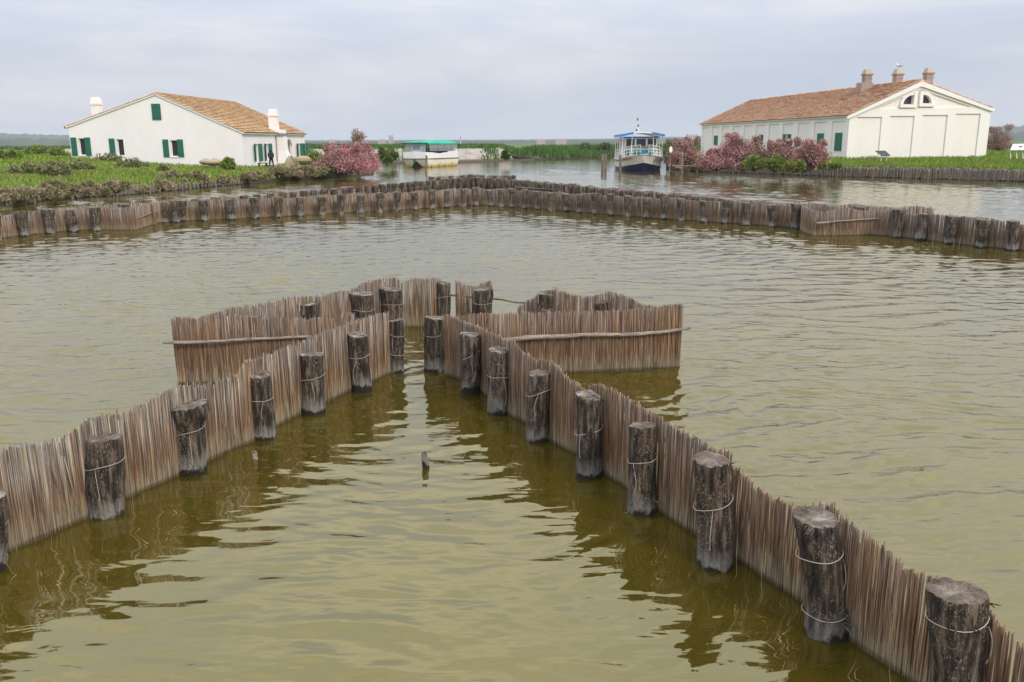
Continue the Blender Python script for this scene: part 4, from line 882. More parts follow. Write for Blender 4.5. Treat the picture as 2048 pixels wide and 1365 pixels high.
def window(O, U, N, u0, u1, z0, z1, build, label=None, d=.24, bar=True, frame='gel', glass='dark'):
    fr = MB(); t = .06; pbox(fr, O, U, N, u0, u0+t, z0, z1, -d, -d+.05); pbox(fr, O, U, N, u1-t, u1, z0, z1, -d, -d+.05); pbox(fr, O, U, N, u0+t, u1-t, z0, z0+t, -d, -d+.05); pbox(fr, O, U, N, u0+t, u1-t, z1-t, z1, -d, -d+.05)
    if bar: um = (u0+u1)/2; pbox(fr, O, U, N, um-.02, um+.02, z0+t, z1-t, -d, -d+.04)
    w = build(fr, 'window', M[frame]); pn = MB(); pbox(pn, O, U, N, u0, u1, z0, z1, -d-.03, -d-.005); build(pn, 'pane', M[glass], w); return w
def shutter(O, U, N, u0, u1, z0, z1, build, swing=0.0, label=None, lid=.05, closed=False):
    mb = MB(); d0, d1 = (.03, .08)
    if swing == 0: 
        pbox(mb, O, U, N, u0, u1, z0, z1, d0, d1)
        nb = 9
        for q in range(nb): zz = z0+.1+(z1-z0-.2)*q/nb; pbox(mb, O, U, N, u0+.05, u1-.05, zz, zz+.05, d1, d1+.015)
        for hz in (.12, .82): pbox(mb, O, U, N, u0+.02, u1-.02, z0+(z1-z0)*hz, z0+(z1-z0)*hz+.05, d1+.016, d1+.028)
    else:       # standing out from the wall
        a = O+U*u0+N*d0; w = U*(u1-u0)*math.cos(swing)+N*abs(u1-u0)*math.sin(swing); th = w.cross(V(0, 0, 1)).normalized()*.05
        mb.prism([a+V(0, 0, z0-O.z), a+w+V(0, 0, z0-O.z), a+w+V(0, 0, z1-O.z), a+V(0, 0, z1-O.z)], th)
    return build(mb, 'shutter', M['shutter'])
for (cx, y0, y1, x0, x1, sh), (a, b, za, zb) in zip(gw, opG):
    window(O, Gd, NG, a, b, za, zb, hb, bar=False)
    if sh in ('both', 'left'): shutter(O, Gd, NG, b+.18, b+.75, za-.05, zb+.08, hb)
    if sh == 'both': shutter(O, Gd, NG, a-.62, a-.04, za-.05, zb+.08, hb)
    s_ = MB(); pbox(s_, O, Gd, NG, a-.08, b+.08, za-.09, za-.01, 0.003, .09); hb(s_, 'sill', M['trim'])
shutter(O, Gd, NG, attic[0]-.02, (attic[0]+attic[1])/2-.01, attic[2], attic[3], hb); shutter(O, Gd, NG, (attic[0]+attic[1])/2+.01, attic[1]+.02, attic[2], attic[3], hb)
for (a, b, za, zb) in opS:
    window(O, Ud, NS, a, b, za, zb, hb, bar=True)
    shutter(O, Ud, NS, a-.02, a-.62, za-.05, zb+.05, hb, swing=.55); shutter(O, Ud, NS, b+.02, b+.62, za-.05, zb+.05, hb, swing=.3)
dr = MB(); pbox(dr, O, Ud, NS, ud-.8, ud+.8, .35, 3.5, -.26, -.22); hb(dr, 'door', M['wood'])
dm = MB()
for q in range(10):
    a0 = math.pi*q/10; a1 = math.pi*(q+1)/10
    f = lambda a, r_: O+Ud*(ud-math.cos(a)*r_*.82)+V(0, 0, 2.75+math.sin(a)*r_*.80)+NS*.003
    dm.prism([f(a0, 1.0), f(a1, 1.0), f(a1, 1.16), f(a0, 1.16)], NS*.05)
hb(dm, 'door_surround', M['chim2'])
# chimneys of the farmhouse
def chimneyL(px0, px1, ytop, Y, zbase, capf):
    p0 = atY(px0, ytop, Y); p1 = atY(px1, ytop, Y); w = (p1.x-p0.x)*.84; cx = (p0.x+p1.x)/2; zt = p0.z; rz = math.atan2(Ud.y, Ud.x)-math.pi/2
    ch = MB(); ch.box((cx, Y+.4, (zbase+zt-.75)/2), (w*.86, w*.7, zt-.75-zbase), 0, rz); ch.box((cx, Y+.4, zt-.71), (w, w*.84, .08), 0, rz); ch.box((cx, Y+.4, zt-.37), (w*.92, w*.76, .56), 0, rz, .82); ch.box((cx, Y+.4, zt-.04), (w*.7, w*.6, .10), 0, rz, .8)
    return hb(ch, 'chimney', M['plaster'])
chimneyL(176, 199, 195, 91.0, 4.4, 0)
u_c, _ = szz(556, 300); cc0 = O+Ud*(u_c)
chimneyL(532, 555, 219, (cc0+Ud*.0).y-.6, 3.9, 0)
cp = atY(545, 265, cc0.y-.6)
# breast running down the wall, splaying out at the foot
bw = 1.15; mb = MB(); 
pts = [(0.45, 4.6, .85), (0.45, 3.9, .9), (.52, 2.4, 1.0), (.75, 1.2, 1.35), (1.0, .3, 1.9)]
vs = []
for hw, z, dd in pts:
    vs += [O+Ud*(u_c-hw)+V(0, 0, z)+NS*.003, O+Ud*(u_c-hw)+NS*dd+V(0, 0, z), O+Ud*(u_c+hw)+NS*dd+V(0, 0, z), O+Ud*(u_c+hw)+NS*.003+V(0, 0, z)]
fs = [(i*4+j, i*4+j+1, i*4+j+5, i*4+j+4) for i in range(len(pts)-1) for j in range(3)]+[(0, 1, 2, 3)]
mb.add(vs, fs); hb(mb, 'chimney_breast', M['plaster'])
mb = MB(); pbox(mb, O, Ud, NS, u_c-.6, u_c+.6, 3.98, 4.22, .91, .96); pbox(mb, O, Ud, NS, u_c-.6, u_c-.5, 3.98, 4.22, .1, .91); hb(mb, 'flashing', M['lead'])
for k_, uu in ((0, u_c-.75), (1, u_c+.75)):
    mb = MB(); q = [O+Ud*uu+NS*.12+V(0, 0, z) for z in (4.0, 3.0, 2.0, .6)]; mb.tube(q, .055, 6); hb(mb, 'downpipe', M['pipe'])
mb = MB(); ug, zg = szz(567, 286); mb.tube([O+Ud*ug+NS*.02+V(0, 0, 3.0), O+Ud*ug+NS*.35+V(0, 0, 3.05)], .03, 6); mb.lathe(O+Ud*ug+NS*.38, [(0.02, 2.95), (.16, 2.85), (.12, 2.55), (.02, 2.5)], 8); hb(mb, 'wall_lamp', M['black'])
mb = MB(); q = eL+sL+e0; mb.tube([q+V(0, -.02, -.03)+Ud*t for t in (0, 5, 10, 15, Lw)], .09, 6); hb(mb, 'gutter', M['black'])

# ---- storehouse (right)
A0 = atY(1695, 300, 90.0); A0.z = 0; A1 = atY(1403, 300, 134.0); Us = V(A1.x-A0.x, A1.y-A0.y, 0); Ls = Us.length; Us.normalize(); Gs = V(-Us.y, Us.x, 0)
if Gs.x < 0: Gs = -Gs
NGs = -Us; NSs = -Gs
Ws = 15.0
for _ in range(10): Ws -= (proj(A0+Gs*Ws+V(0, 0, 3))[0]-1971)*.05
def gs(px, py): p = onplane(px, py, A0, NGs); return (p-A0).dot(Gs), p.z
def ss(px, py): p = onplane(px, py, A0, NSs); return (p-A0).dot(Us), p.z
uPk, zPk = gs(1841, 163); _, zE0 = gs(1699, 229); _, zE1 = gs(1973, 216)
store = thing('white_storehouse', 'cream storehouse with red tiled roof, pilasters and twin quarter-round windows', 'building', (A0.x, A0.y, 1.0)); SL = store.location.copy()
def sb(mb, name, mats, parent=None):
    mb.v = [(v[0]-SL.x, v[1]-SL.y, v[2]-SL.z) for v in mb.v]; return mb.build(name, mats, parent or store)
def roofS(u): return zE0+(zPk-zE0)*u/uPk if u < uPk else zPk+(zE1-zPk)*(u-uPk)/(Ws-uPk)
OS = V(A0.x, A0.y, 0)
# lunettes as stepped columns
def lun(pxa, pxb, ytop, ybot, flip):
    a, zt = gs(pxa, ytop); b, _ = gs(pxb, ytop); _, zb = gs(pxa, ybot); n = 8; o = []
    for q in range(n):
        t = (q+.5)/n; hh = math.sqrt(max(.03, 1-(1-t if not flip else t)**2)); o.append((a+(b-a)*q/n, a+(b-a)*(q+1)/n, zb, zb+(zt-zb)*hh))
    return o, (a, b, zb, zt)
l1, b1_ = lun(1807, 1826.5, 191, 209, False); l2, b2_ = lun(1845, 1863, 190, 207, True)
pitch = Ls/11.0; zw0 = 1.75; _, zw1 = ss(1677, 266); _, zw0 = ss(1677, 302)
wins = {10: 'closed', 9: 'closed', 7: 'open', 5: 'dark', 3: 'half', 1: 'closed'}   # counted from far end (0) to near (10)
opL = []
for kx, st in wins.items():
    j = 10-kx; um = (j+.5)*pitch; hw = .75 if st != 'closed' else .72; opL.append((um-hw, um+hw, zw0 if kx == 10 else zw0+.5, zw1 if kx == 10 else zw1-.02))
wl = MB()
wallgrid(wl, OS, Gs, Ws, roofS, 0, l1+l2, NGs, .35, 0, [uPk]+[Ws*i/40 for i in range(40)])
wallgrid(wl, OS, Us, Ls, lambda u: zE0, 0, opL, NSs, .3, 0)
wallgrid(wl, OS+Gs*Ws, Us, Ls, lambda u: zE1, 0, [], Gs, .2, 0); wallgrid(wl, OS+Us*Ls, Gs, Ws, roofS, 0, [], Us, .2, 0, [uPk])
sb(wl, 'wall', M['cream'])
# proud layer of pilasters
_, zb0 = gs(1722, 220); pan = []
for pa, pb_, yt in ((1713, 1763, 234.5), (1779, 1828, 232.5), (1844, 1894.5, 230.5), (1910.5, 1960, 228)):
    a, zt = gs(pa, yt); b, _ = gs(pb_, yt); pan.append((a, b, 0.2, zt))
_, zbr = gs(1954, 213.5)
pt = MB(); D = .13; OP = OS+NGs*D-Gs*D
wallgrid(pt, OP, Gs, Ws+2*D, lambda u: min(zb0+(zbr-zb0)*u/Ws, roofS(u)-.05), 0, [(a+D, b+D, c, d) for a, b, c, d in pan], NGs, D-.002, 0, [.4, .8, 1.2, 1.6, Ws-.4, Ws-.8, Ws-1.2])
a = OP+Gs*1.6+V(0, 0, zb0); b = OP+Gs*(Ws-1.2)+V(0, 0, zbr-.02); pt.add([a, b, b-NGs*D, a-NGs*D], [(0, 1, 2, 3)])
panl = []; _, zpt = ss(1674, 238)
for j in range(11):
    u0 = j*pitch+(pitch-2.9)/2; panl.append((u0+(.25 if j == 0 else 0), u0+2.9, 0.2, zE0-.62))
OPL = OS+NSs*D
wallgrid(pt, OPL, Us, Ls, lambda u: zE0-.02, 0, panl, NSs, D-.002, 0)
for N_, e in ((OPL-NGs*0, 0),):
    pt.add([OP, OP+V(0, 0, zE0), OPL+V(0, 0, zE0), OPL], [(0, 1, 2, 3)])
sb(pt, 'pilasters', M['trim'])
# raking cornice
rk = MB(); e_0 = OS-Gs*.42+V(0, 0, zE0-.42*(zPk-zE0)/uPk); pk = OS+Gs*uPk+V(0, 0, zPk); e_1 = OS+Gs*(Ws+.42)+V(0, 0, zE1-.42*(zPk-zE1)/(Ws-uPk))
for a, b in ((e_0, pk), (e_1, pk)):
    rk.prism([a+NGs*.003, b+NGs*.003, b+NGs*.003-V(0, 0, .52), a+NGs*.003-V(0, 0, .30)], NGs*.30)
    q0, q1 = a.lerp(b, .10), b; rk.prism([q0+NGs*.003-V(0, 0, .34), q1+NGs*.003-V(0, 0, .54), q1+NGs*.003-V(0, 0, .80), q0+NGs*.003-V(0, 0, .56)], NGs*.13)
sb(rk, 'cornice', M['trim'])
for (a, b, zb, zt), flip in ((b1_, False), (b2_, True)):
    w = MB(); n = 10; pbox(w, OS, Gs, NGs, a-.38, b+.38, zb-.34, zb-.02, .003, .28)
    if flip: pbox(w, OS, Gs, NGs, a-.36, a-.02, zb, zt+.36, .003, .22)
    else: pbox(w, OS, Gs, NGs, b+.02, b+.36, zb, zt+.36, .003, .22)
    cx = a if flip else b; sg = 1 if flip else -1
    for q in range(n):
        a0, a1 = math.pi/2*q/n, math.pi/2*(q+1)/n
        f = lambda an, ri: OS+Gs*(cx+sg*math.sin(an)*((b-a)+ri))+V(0, 0, zb+math.cos(an)*((zt-zb)+ri))+NGs*.003
        w.prism([f(a0, 0.01), f(a1, 0.01), f(a1, .34), f(a0, .34)], NGs*.16)
    wo = sb(w, 'window', M['trim']); g_ = MB(); pbox(g_, OS, Gs, NGs, a-.1, b+.1, zb-.1, zt+.1, -.34, -.30); sb(g_, 'pane', M['grille'], wo)
for (a, b, za, zb), st in zip(opL, wins.values()):
    um = (a+b)/2
    if st == 'closed': shutter(OS, Us, NSs, a+.01, um-.01, za, zb, sb); shutter(OS, Us, NSs, um+.01, b-.01, za, zb, sb)
    else: window(OS, Us, NSs, a, b, za, zb, sb, bar=(st == 'open'), d=.26)
    if st in ('open', 'half'): shutter(OS, Us, NSs, b+.02, b+.72, za, zb, sb)
    if st == 'half': shutter(OS, Us, NSs, a+.02, um, za, zb, sb)
rf = MB(); u_ = V(0, 0, 1); rP = pk; eRr = e_0; eLl = e_1; f0 = NGs*.22; f1 = Us*(Ls+.35)
quadthick(rf, eRr+f0, eRr+f1, rP+f1, rP+f0, .08, 1); quadthick(rf, eLl+f0, eLl+f1, rP+f1, rP+f0, .08, 1)
up = V(0, 0, .02)
roof_tiles(rf, eRr+up+f0, eRr+up+f1, rP+up+f1, rP+up+f0, .22, .36, 0, 5); roof_tiles(rf, eLl+up+f0, eLl+up+f1, rP+up+f1, rP+up+f0, .22, .36, 0, 6)
for q in range(int(Ls/.45)):
    p = rP+V(0, 0, .10)+Us*(q*.45); rf.tube([p-Us*.03, p+Us*.46], [.17, .14], 7, 0, smooth=False)
sb(rf, 'roof', [M['tile_red'], M['trim']])
def chimS(px0, px1, ytop, Y, zbase, pl=None):
    p0 = atY(px0, ytop, Y); p1 = atY(px1, ytop, Y); w = (p1.x-p0.x)*.84; cx = (p0.x+p1.x)/2; zt = p0.z; rz = math.atan2(Us.y, Us.x)-math.pi/2; mb = MB()
    mb.box((cx, Y, (zbase+zt-.62)/2), (w*.78, w*.78, zt-.62-zbase), 0, rz)
    mb.box((cx, Y, zt-1.0), (w*.86, w*.86, .07), 0, rz); mb.box((cx, Y, zt-.56), (w, w, .12), 0, rz); mb.box((cx, Y, zt-.66), (w*.9, w*.9, .08), 0, rz)
    if pl: mb.box((cx-.2, Y, zbase+.75), (w*1.35, w*1.2, 1.7), 0, rz)
    o = sb(mb, 'chimney', M['chim']); c = MB(); c.box((cx, Y, zt-.27), (w*.86, w*.86, .46), 0, rz, .74); sb(c, 'chimney_cap', M['chim2'], o); return V(cx, Y, zt)
nrm = (rP-eRr).cross(Us).normalized(); p = onplane(1731, 184, eRr, nrm); chimS(1725, 1746, 139, p.y+.5, p.z-.6, True)
pr_ = rP; t_ = 0
for q in range(200):
    t_ = q*.2
    if proj(rP+Us*t_)[0] < 1797: break
p = rP+Us*t_+Gs*1.3; mid_top = chimS(1786.5, 1808, 138, p.y, p.z-1.2)
p = rP+Gs*2.2+Us*4.0; chimS(1848, 1869, 136, p.y, p.z-1.9)
mb = MB(); mb.tube([e_1+V(.1, 0, -.1), e_1+V(.1, 0, -.1)+Us*Ls], .10, 6); sb(mb, 'gutter', M['black'])

# ---- gull on the middle chimney
gt = thing('gull', 'white gull perched on the middle storehouse chimney', 'bird', mid_top)
mb = MB(); body = [V(-.24, 0, .16), V(-.12, 0, .17), V(0, 0, .18), V(.10, 0, .22), V(.16, 0, .30), V(.20, 0, .34), V(.24, 0, .335)]; mb.tube(body, [.01, .06, .085, .075, .05, .048, .015], 8); mb.build('body', M['feather'], gt)
for s_ in (-1, 1):
    mb = MB(); mb.tube([V(.08, .07*s_, .21), V(-.08, .08*s_, .20), V(-.30, .03*s_, .17)], [.03, .045, .006], 6); mb.build('wing', M['feather_grey'], gt); mb = MB(); mb.tube([V(.0, .03*s_, .12), V(.0, .03*s_, 0)], .008, 4); mb.build('leg', M['wicker'], gt)
gt.rotation_euler.z = 2.6; gt.scale = (1.5, 1.5, 1.5)

# ------------------------------------------------------------------ boats
def bt(mb, name, mats, parent): return mb.build(name, mats, parent)
# green-roofed twin-hull boat
bp = onz(852, 335); hd = math.radians(-90-24)
B1 = thing('tour_boat', 'white twin-hulled boat with green canvas roof and yellow-stained hull', 'boat', (bp.x+.3, bp.y+3.9, 0), hd)
L1, W1 = 8.6, 4.0
hl = MB(); st = [(-L1/2, 1, 0), (-1.0, 1, 0), (1.5, .99, .0), (3.0, .96, .1), (3.8, .92, .28), (L1/2, .86, .55)]; prof = [(-1, 1.05), (-.93, .35), (-.80, -.35), (-.55, -.35), (-.38, .10), (-.16, .62), (0, .82), (.16, .62), (.38, .10), (.55, -.35), (.80, -.35), (.93, .35), (1, 1.05)]
vs = []; n = len(prof)
for x, s_, lift in st:
    for y, z in prof:
        low = max(0, (1.05-z)/1.4); vs.append(V(x-(lift*low*1.3 if x > 2.5 else 0), y*W1/2*s_, z+lift*low*.35))
fs = [(i*n+j, (i+1)*n+j, (i+1)*n+j+1, i*n+j+1) for i in range(len(st)-1) for j in range(n-1)]
hl.add(vs, fs, 0, False); hl.add([vs[j] for j in range(n)], [tuple(range(n))]); hl.add([vs[-n+j] for j in range(n)], [tuple(reversed(range(n)))])
bt(hl, 'hull', M['hull_stain'], B1)
tn = MB(); tn.prism([V(3.65, -.80, -.1), V(3.65, .80, -.1), V(3.70, .36, .52), V(3.74, 0, .70), V(3.70, -.36, .52)], V(.06, 0, 0)); bt(tn, 'tunnel_shade', M['black'], B1)  # black plate across the open tunnel, standing in for the shade between the hulls
tn = MB(); tn.prism([V(4.34, -.22, .64), V(4.34, .22, .64), V(4.36, .14, 1.0), V(4.36, -.14, 1.0)], V(.05, 0, 0)); bt(tn, 'bow_mark', M['teal'], B1)
rs = MB(); P = [V(-L1/2, -W1/2-.03, 1.08), V(1.5, -W1/2-.03, 1.08), V(3.0, -W1/2*.96-.03, 1.08), V(L1/2+.03, -W1/2*.86, 1.08), V(L1/2+.03, W1/2*.86, 1.08), V(3.0, W1/2*.96+.03, 1.08), V(1.5, W1/2+.03, 1.08), V(-L1/2, W1/2+.03, 1.08)]
for a, b in zip(P, P[1:]): rs.tube([a, b], .055, 6)
bt(rs, 'rubbing_strake', M['black'], B1)
up_ = MB()    # bulwark, higher aft
def wallseg(mb, pts, th):
    for (a, za0, za1), (b, zb0, zb1) in zip(pts, pts[1:]):
        d = (b-a).normalized(); nn = V(-d.y, d.x, 0)*th
        mb.prism([V(a.x, a.y, za0), V(b.x, b.y, zb0), V(b.x, b.y, zb1), V(a.x, a.y, za1)], nn)
for s_ in (-1, 1):
    wallseg(up_, [(V(-L1/2, s_*W1/2, 0), 1.06, 2.25), (V(-L1/2+.8, s_*W1/2, 0), 1.06, 2.25)], .06*-s_)
    wallseg(up_, [(V(-L1/2+.8, s_*W1/2, 0), 1.06, 2.05), (V(-1.2, s_*W1/2, 0), 1.06, 2.0)], .06*-s_)
    wallseg(up_, [(V(-1.2, s_*W1/2, 0), 1.06, 1.9), (V(1.2, s_*W1/2, 0), 1.06, 1.75), (V(3.0, s_*W1/2*.96, 0), 1.06, 1.9), (V(L1/2, s_*W1/2*.86, 0), 1.06, 1.95)], .06*-s_)
wallseg(up_, [(V(L1/2, -W1/2*.86, 0), 1.06, 1.95), (V(L1/2+.06, 0, 0), 1.06, 2.05), (V(L1/2, W1/2*.86, 0), 1.06, 1.95)], .06)
wallseg(up_, [(V(-L1/2, W1/2, 0), 1.06, 2.25), (V(-L1/2, -W1/2, 0), 1.06, 2.25)], .06)
bt(up_, 'bulwark', M['gel'], B1)
dk = MB(); dk.box((0, 0, 1.12), (L1-.5, W1-.4, .06)); bt(dk, 'deck', M['wood'], B1)
cn = MB(); cn.box((3.1, -.1, 1.95), (.9, 1.5, 1.6)); cn.box((2.9, -.1, 2.95), (.5, 1.25, .1)); cn.box((3.25, -.75, 2.75), (.1, .1, .9)); cn.box((3.25, .55, 2.75), (.1, .1, .9)); o = bt(cn, 'helm_cabin', M['gel'], B1)
cw = MB(); cw.box((3.58, -.1, 2.55), (.04, 1.1, .55)); bt(cw, 'pane', M['pane'], o)
cp_ = MB(); vs = []; ny = 8; xs = [-L1/2-.1, -2.8, -.8, .6, 1.8, 3.0, 4.0, L1/2+.05]; ht = [3.22, 3.42, 3.50, 3.42, 3.32, 3.36, 3.30, 3.16]
for x, h in zip(xs, ht):
    for j in range(ny+1):
        t = j/ny*2-1; vs.append(V(x, t*(W1/2+.08), 3.12+(h-3.12)*(1-abs(t)**4)))
for x, h in zip(xs, ht):
    for j in range(ny+1):
        t = j/ny*2-1; vs.append(V(x, t*(W1/2+.08), (3.02 if abs(t) > .99 else 3.08)+(h-3.12)*(1-abs(t)**4)))
o_ = len(xs)*(ny+1); fs = []
for b_ in (0, o_):
    for i in range(len(xs)-1):
        for j in range(ny): fs.append((b_+i*(ny+1)+j, b_+(i+1)*(ny+1)+j, b_+(i+1)*(ny+1)+j+1, b_+i*(ny+1)+j+1))
for i in range(len(xs)-1):
    for j in (0, ny): fs.append((i*(ny+1)+j, (i+1)*(ny+1)+j, o_+(i+1)*(ny+1)+j, o_+i*(ny+1)+j))
for i in (0, len(xs)-1):
    for j in range(ny): fs.append((i*(ny+1)+j, i*(ny+1)+j+1, o_+i*(ny+1)+j+1, o_+i*(ny+1)+j))
cp_.add(vs, fs, 0, True); bt(cp_, 'canopy', M['canopy_green'], B1)
for s_ in (-1, 1):
    for x, wd in ((-L1/2+.08, .16), (-2.2, .07), (-.4, .06), (1.5, .05), (3.9, .07)):
        q = MB(); y = s_*(W1/2-.06)*(.9 if x > 3 else 1); q.tube([V(x, y, 1.9), V(x, y, 3.08)], wd/2, 6); bt(q, 'canopy_post', M['teal'], B1)
    for x0, x1 in ((-4.1, -2.25), (-2.15, -.45), (-.35, 1.45), (1.55, 3.7)):
        q = MB(); q.box(((x0+x1)/2, s_*(W1/2-.07), 2.55), (x1-x0, .012, 1.0)); bt(q, 'vinyl_window', M['vinyl'], B1)
q = MB(); q.box((L1/2-.25, 0, 2.5), (.012, W1*.8, 1.0)); bt(q, 'vinyl_window', M['vinyl'], B1)
for x in (-3.3, -2.5, -1.7, -.9):
    for s_ in (-1, 1):
        q = MB(); q.box((x, s_*1.1, 1.75), (.5, 1.1, .1)); q.box((x-.25, s_*1.1, 2.1), (.07, 1.1, .62)); bt(q, 'bench_seat', M['brownseat'], B1)
for x in (-3.2, -.6):
    q = MB(); q.tube([V(x, -W1/2-.02, 1.28), V(x, -W1/2-.02, 1.52)], .11, 8); bt(q, 'porthole' if False else 'fender', M['black'], B1)
# white and blue passenger boat
bp = onz(1286, 343.5); hd = math.radians(-90-2.5)
B2 = thing('passenger_boat', 'white and navy passenger boat with blue-edged roof moored bow-on', 'boat', (bp.x+.38, bp.y+6.4, 0), hd); B2.scale = (1.03, 1.03, 1.03)
L2, W2 = 12.5, 4.7
hl = MB(); n = 9
#            x     half w top/water, sheer z, navy z
st = [(-6.2, .94, .86, 1.20, .35), (-3, 1, .96, 1.16, .35), (0, 1, .97, 1.20, .35), (2.2, 1.0, .93, 1.28, .38), (3.8, .93, .74, 1.38, .48), (4.9, .76, .50, 1.50, .60), (5.7, .52, .26, 1.62, .72), (6.3, .20, .05, 1.72, .85), (6.45, .015, .01, 1.76, .9)]
vs = []
for x, wt, ww, sh, nv in st:
    for j, (zz, t) in enumerate(((-.5, -.25), (0, 0), (nv, .35), (sh*.6+nv*.4, .65), (sh, 1))):
        w = W2/2*(ww*.7 if j == 0 else ww+(wt-ww)*t**.8); fwd = 0 if x < 3 else (x-3)/3.4*(zz-1.7)*.42
        vs.append((V(x+fwd, -w, zz), V(x+fwd, w, zz)))
def hullstrip(rows, mi, mb):
    for s_ in (0, 1):
        for i in range(len(st)-1):
            for j in rows:
                a = vs[i*5+j][s_]; b = vs[(i+1)*5+j][s_]; c = vs[(i+1)*5+j+1][s_]; d = vs[i*5+j+1][s_]; mb.add([a, b, c, d], [(0, 1, 2, 3)], mi)
    for i in (0, len(st)-1):
        for j in rows: mb.add([vs[i*5+j][0], vs[i*5+j][1], vs[i*5+j+1][1], vs[i*5+j+1][0]], [(0, 1, 2, 3)], mi)
M['hull_grey'] = mat('weathered_white_hull', rough=0.45); k = NT(M['hull_grey']); k.base(k.ramp(k.noise(k.coord('Object', (1, 1.4, .8)), 1.5, 6, .65), [(0.35, (.60, .56, .50)), (.6, (.78, .76, .73))]))
hullstrip((2, 3), 0, hl); hu = bt(hl, 'hull', M['hull_grey'], B2); h2_ = MB(); hullstrip((0, 1), 0, h2_); bt(h2_, 'navy_bottom', M['navy'], B2)
dk = MB(); top = [vs[i*5+4] for i in range(len(st))]
for i in range(len(st)-1): dk.add([top[i][0]-V(0, 0, .08), top[i][1]-V(0, 0, .08), top[i+1][1]-V(0, 0, .08), top[i+1][0]-V(0, 0, .08)], [(0, 1, 2, 3)])
bt(dk, 'deck', M['gel'], B2)
for s_ in (0, 1):
    q = MB(); pth = [top[i][s_]+V(0, (-.03, .03)[s_], -.14-.02*i) for i in range(7)]; q.tube(pth, .07, 6); bt(q, 'rubbing_strake', M['black'] if False else M['wood'], B2)
    q = MB(); pth = [top[i][s_]+V(0, 0, .02) for i in range(len(st))]; q.tube(pth, .05, 6); bt(q, 'gunwale', M['gel'], B2)
    for hgt in (.35, .68, 1.0):
        q = MB(); lo = 1 if hgt < .9 else 1; pth = [top[i][s_]*1.0+V(0, (.06, -.06)[s_], hgt) for i in range(lo, 8 if hgt < .9 else 8)]; 
        if hgt > .9: pth.append(top[7][s_]+V(.08, 0, .75))
        q.tube(pth, .028, 5); bt(q, 'rail', M['gel'], B2)
    for i in range(1, 8):
        for f in (0, .5):
            if i == 7 and f: continue
            a = top[i][s_].lerp(top[min(i+1, 8)][s_], f)+V(0, (.06, -.06)[s_], 0); q = MB(); q.tube([a, a+V(0, 0, 1.0)], .026, 5); bt(q, 'stanchion', M['gel'], B2)
# bow emblem board in blue
q = MB(); q.prism([V(6.35, -.02, 2.05), V(6.2, -.75, 1.78), V(6.2, -.75, 1.70), V(6.3, 0, 1.78), V(6.2, .75, 1.70), V(6.2, .75, 1.78), V(6.35, .02, 2.05)], V(.12, 0, 0)); bt(q, 'bow_board', M['blue'], B2)
# cabin
cb = MB(); zc0, zc1 = 1.15, 3.55; 
def cabwall(mb, a, b, th, holes):
    d = V(b.x-a.x, b.y-a.y, 0); Lc = d.length; d.normalize(); nn = V(d.y, -d.x, 0); wallgrid(mb, V(a.x, a.y, zc0), d, Lc, lambda u: zc1, zc0, holes, nn, th)
fx = 2.6; cw2 = 1.75
cabwall(cb, V(fx, -cw2, 0), V(fx, cw2, 0), .08, [(.15, 1.05, 2.55, 3.35), (1.25, 2.25, 2.55, 3.35), (2.45, 3.35, 2.55, 3.35)])
cabwall(cb, V(-5.4, -cw2, 0), V(fx, -cw2, 0), .08, [(a, a+1.0, 2.2, 3.3) for a in (.4, 1.7, 3.0, 4.3, 5.6, 6.8)])
cabwall(cb, V(fx, cw2, 0), V(-5.4, cw2, 0), .08, [(a, a+1.0, 2.2, 3.3) for a in (.4, 1.7, 3.0, 4.3, 5.6, 6.8)])
cabwall(cb, V(-5.4, cw2, 0), V(-5.4, -cw2, 0), .08, [(1.2, 2.3, 2.3, 3.2)])
cabo = bt(cb, 'cabin', M['gel'], B2)
for y0 in (-cw2+.15, -cw2+1.25, -cw2+2.45):
    q = MB(); q.box((fx-.07, y0+(.5 if y0 > -1.2 and y0 < 0 else .45), 2.95), (.02, 1.0 if -1.2 < y0 < 0 else .9, .8)); bt(q, 'windscreen', M['pane'], cabo)
q = MB(); q.box((fx+.05, 0, 2.46), (.06, 3.5, .06)); bt(q, 'window_ledge', M['brownseat'], cabo)
q = MB(); q.box((fx+.45, -.1, 2.0), (.5, 3.3, .32)); bt(q, 'bench_seat', M['greenseat'], B2)
q = MB(); q.box((fx+.45, -.1, 1.5), (.4, 3.1, .5)); bt(q, 'locker', M['black'], B2)
q = MB(); q.box((fx+.03, 0, 3.50), (.1, 3.7, .16)); bt(q, 'fascia', M['blue'], cabo)
rf = MB(); vs2 = []; ny = 8; xs = [-6.0, fx+.2, 4.3]
for z_off in (0, -.12):
    for x in xs:
        for j in range(ny+1): t = j/ny*2-1; vs2.append(V(x, t*2.25, 3.72+.33*(1-abs(t)**2)+z_off))
o_ = len(xs)*(ny+1); fs = []
for b_ in (0, o_):
    for i in range(2):
        for j in range(ny): fs.append((b_+i*(ny+1)+j, b_+(i+1)*(ny+1)+j, b_+(i+1)*(ny+1)+j+1, b_+i*(ny+1)+j+1))
for i in range(2):
    for j in (0, ny): fs.append((i*(ny+1)+j, (i+1)*(ny+1)+j, o_+(i+1)*(ny+1)+j, o_+i*(ny+1)+j))
for i in (0, 2):
    for j in range(ny): fs.append((i*(ny+1)+j, i*(ny+1)+j+1, o_+i*(ny+1)+j+1, o_+i*(ny+1)+j))
rf.add(vs2, fs); ro = bt(rf, 'roof', M['gel'], B2)
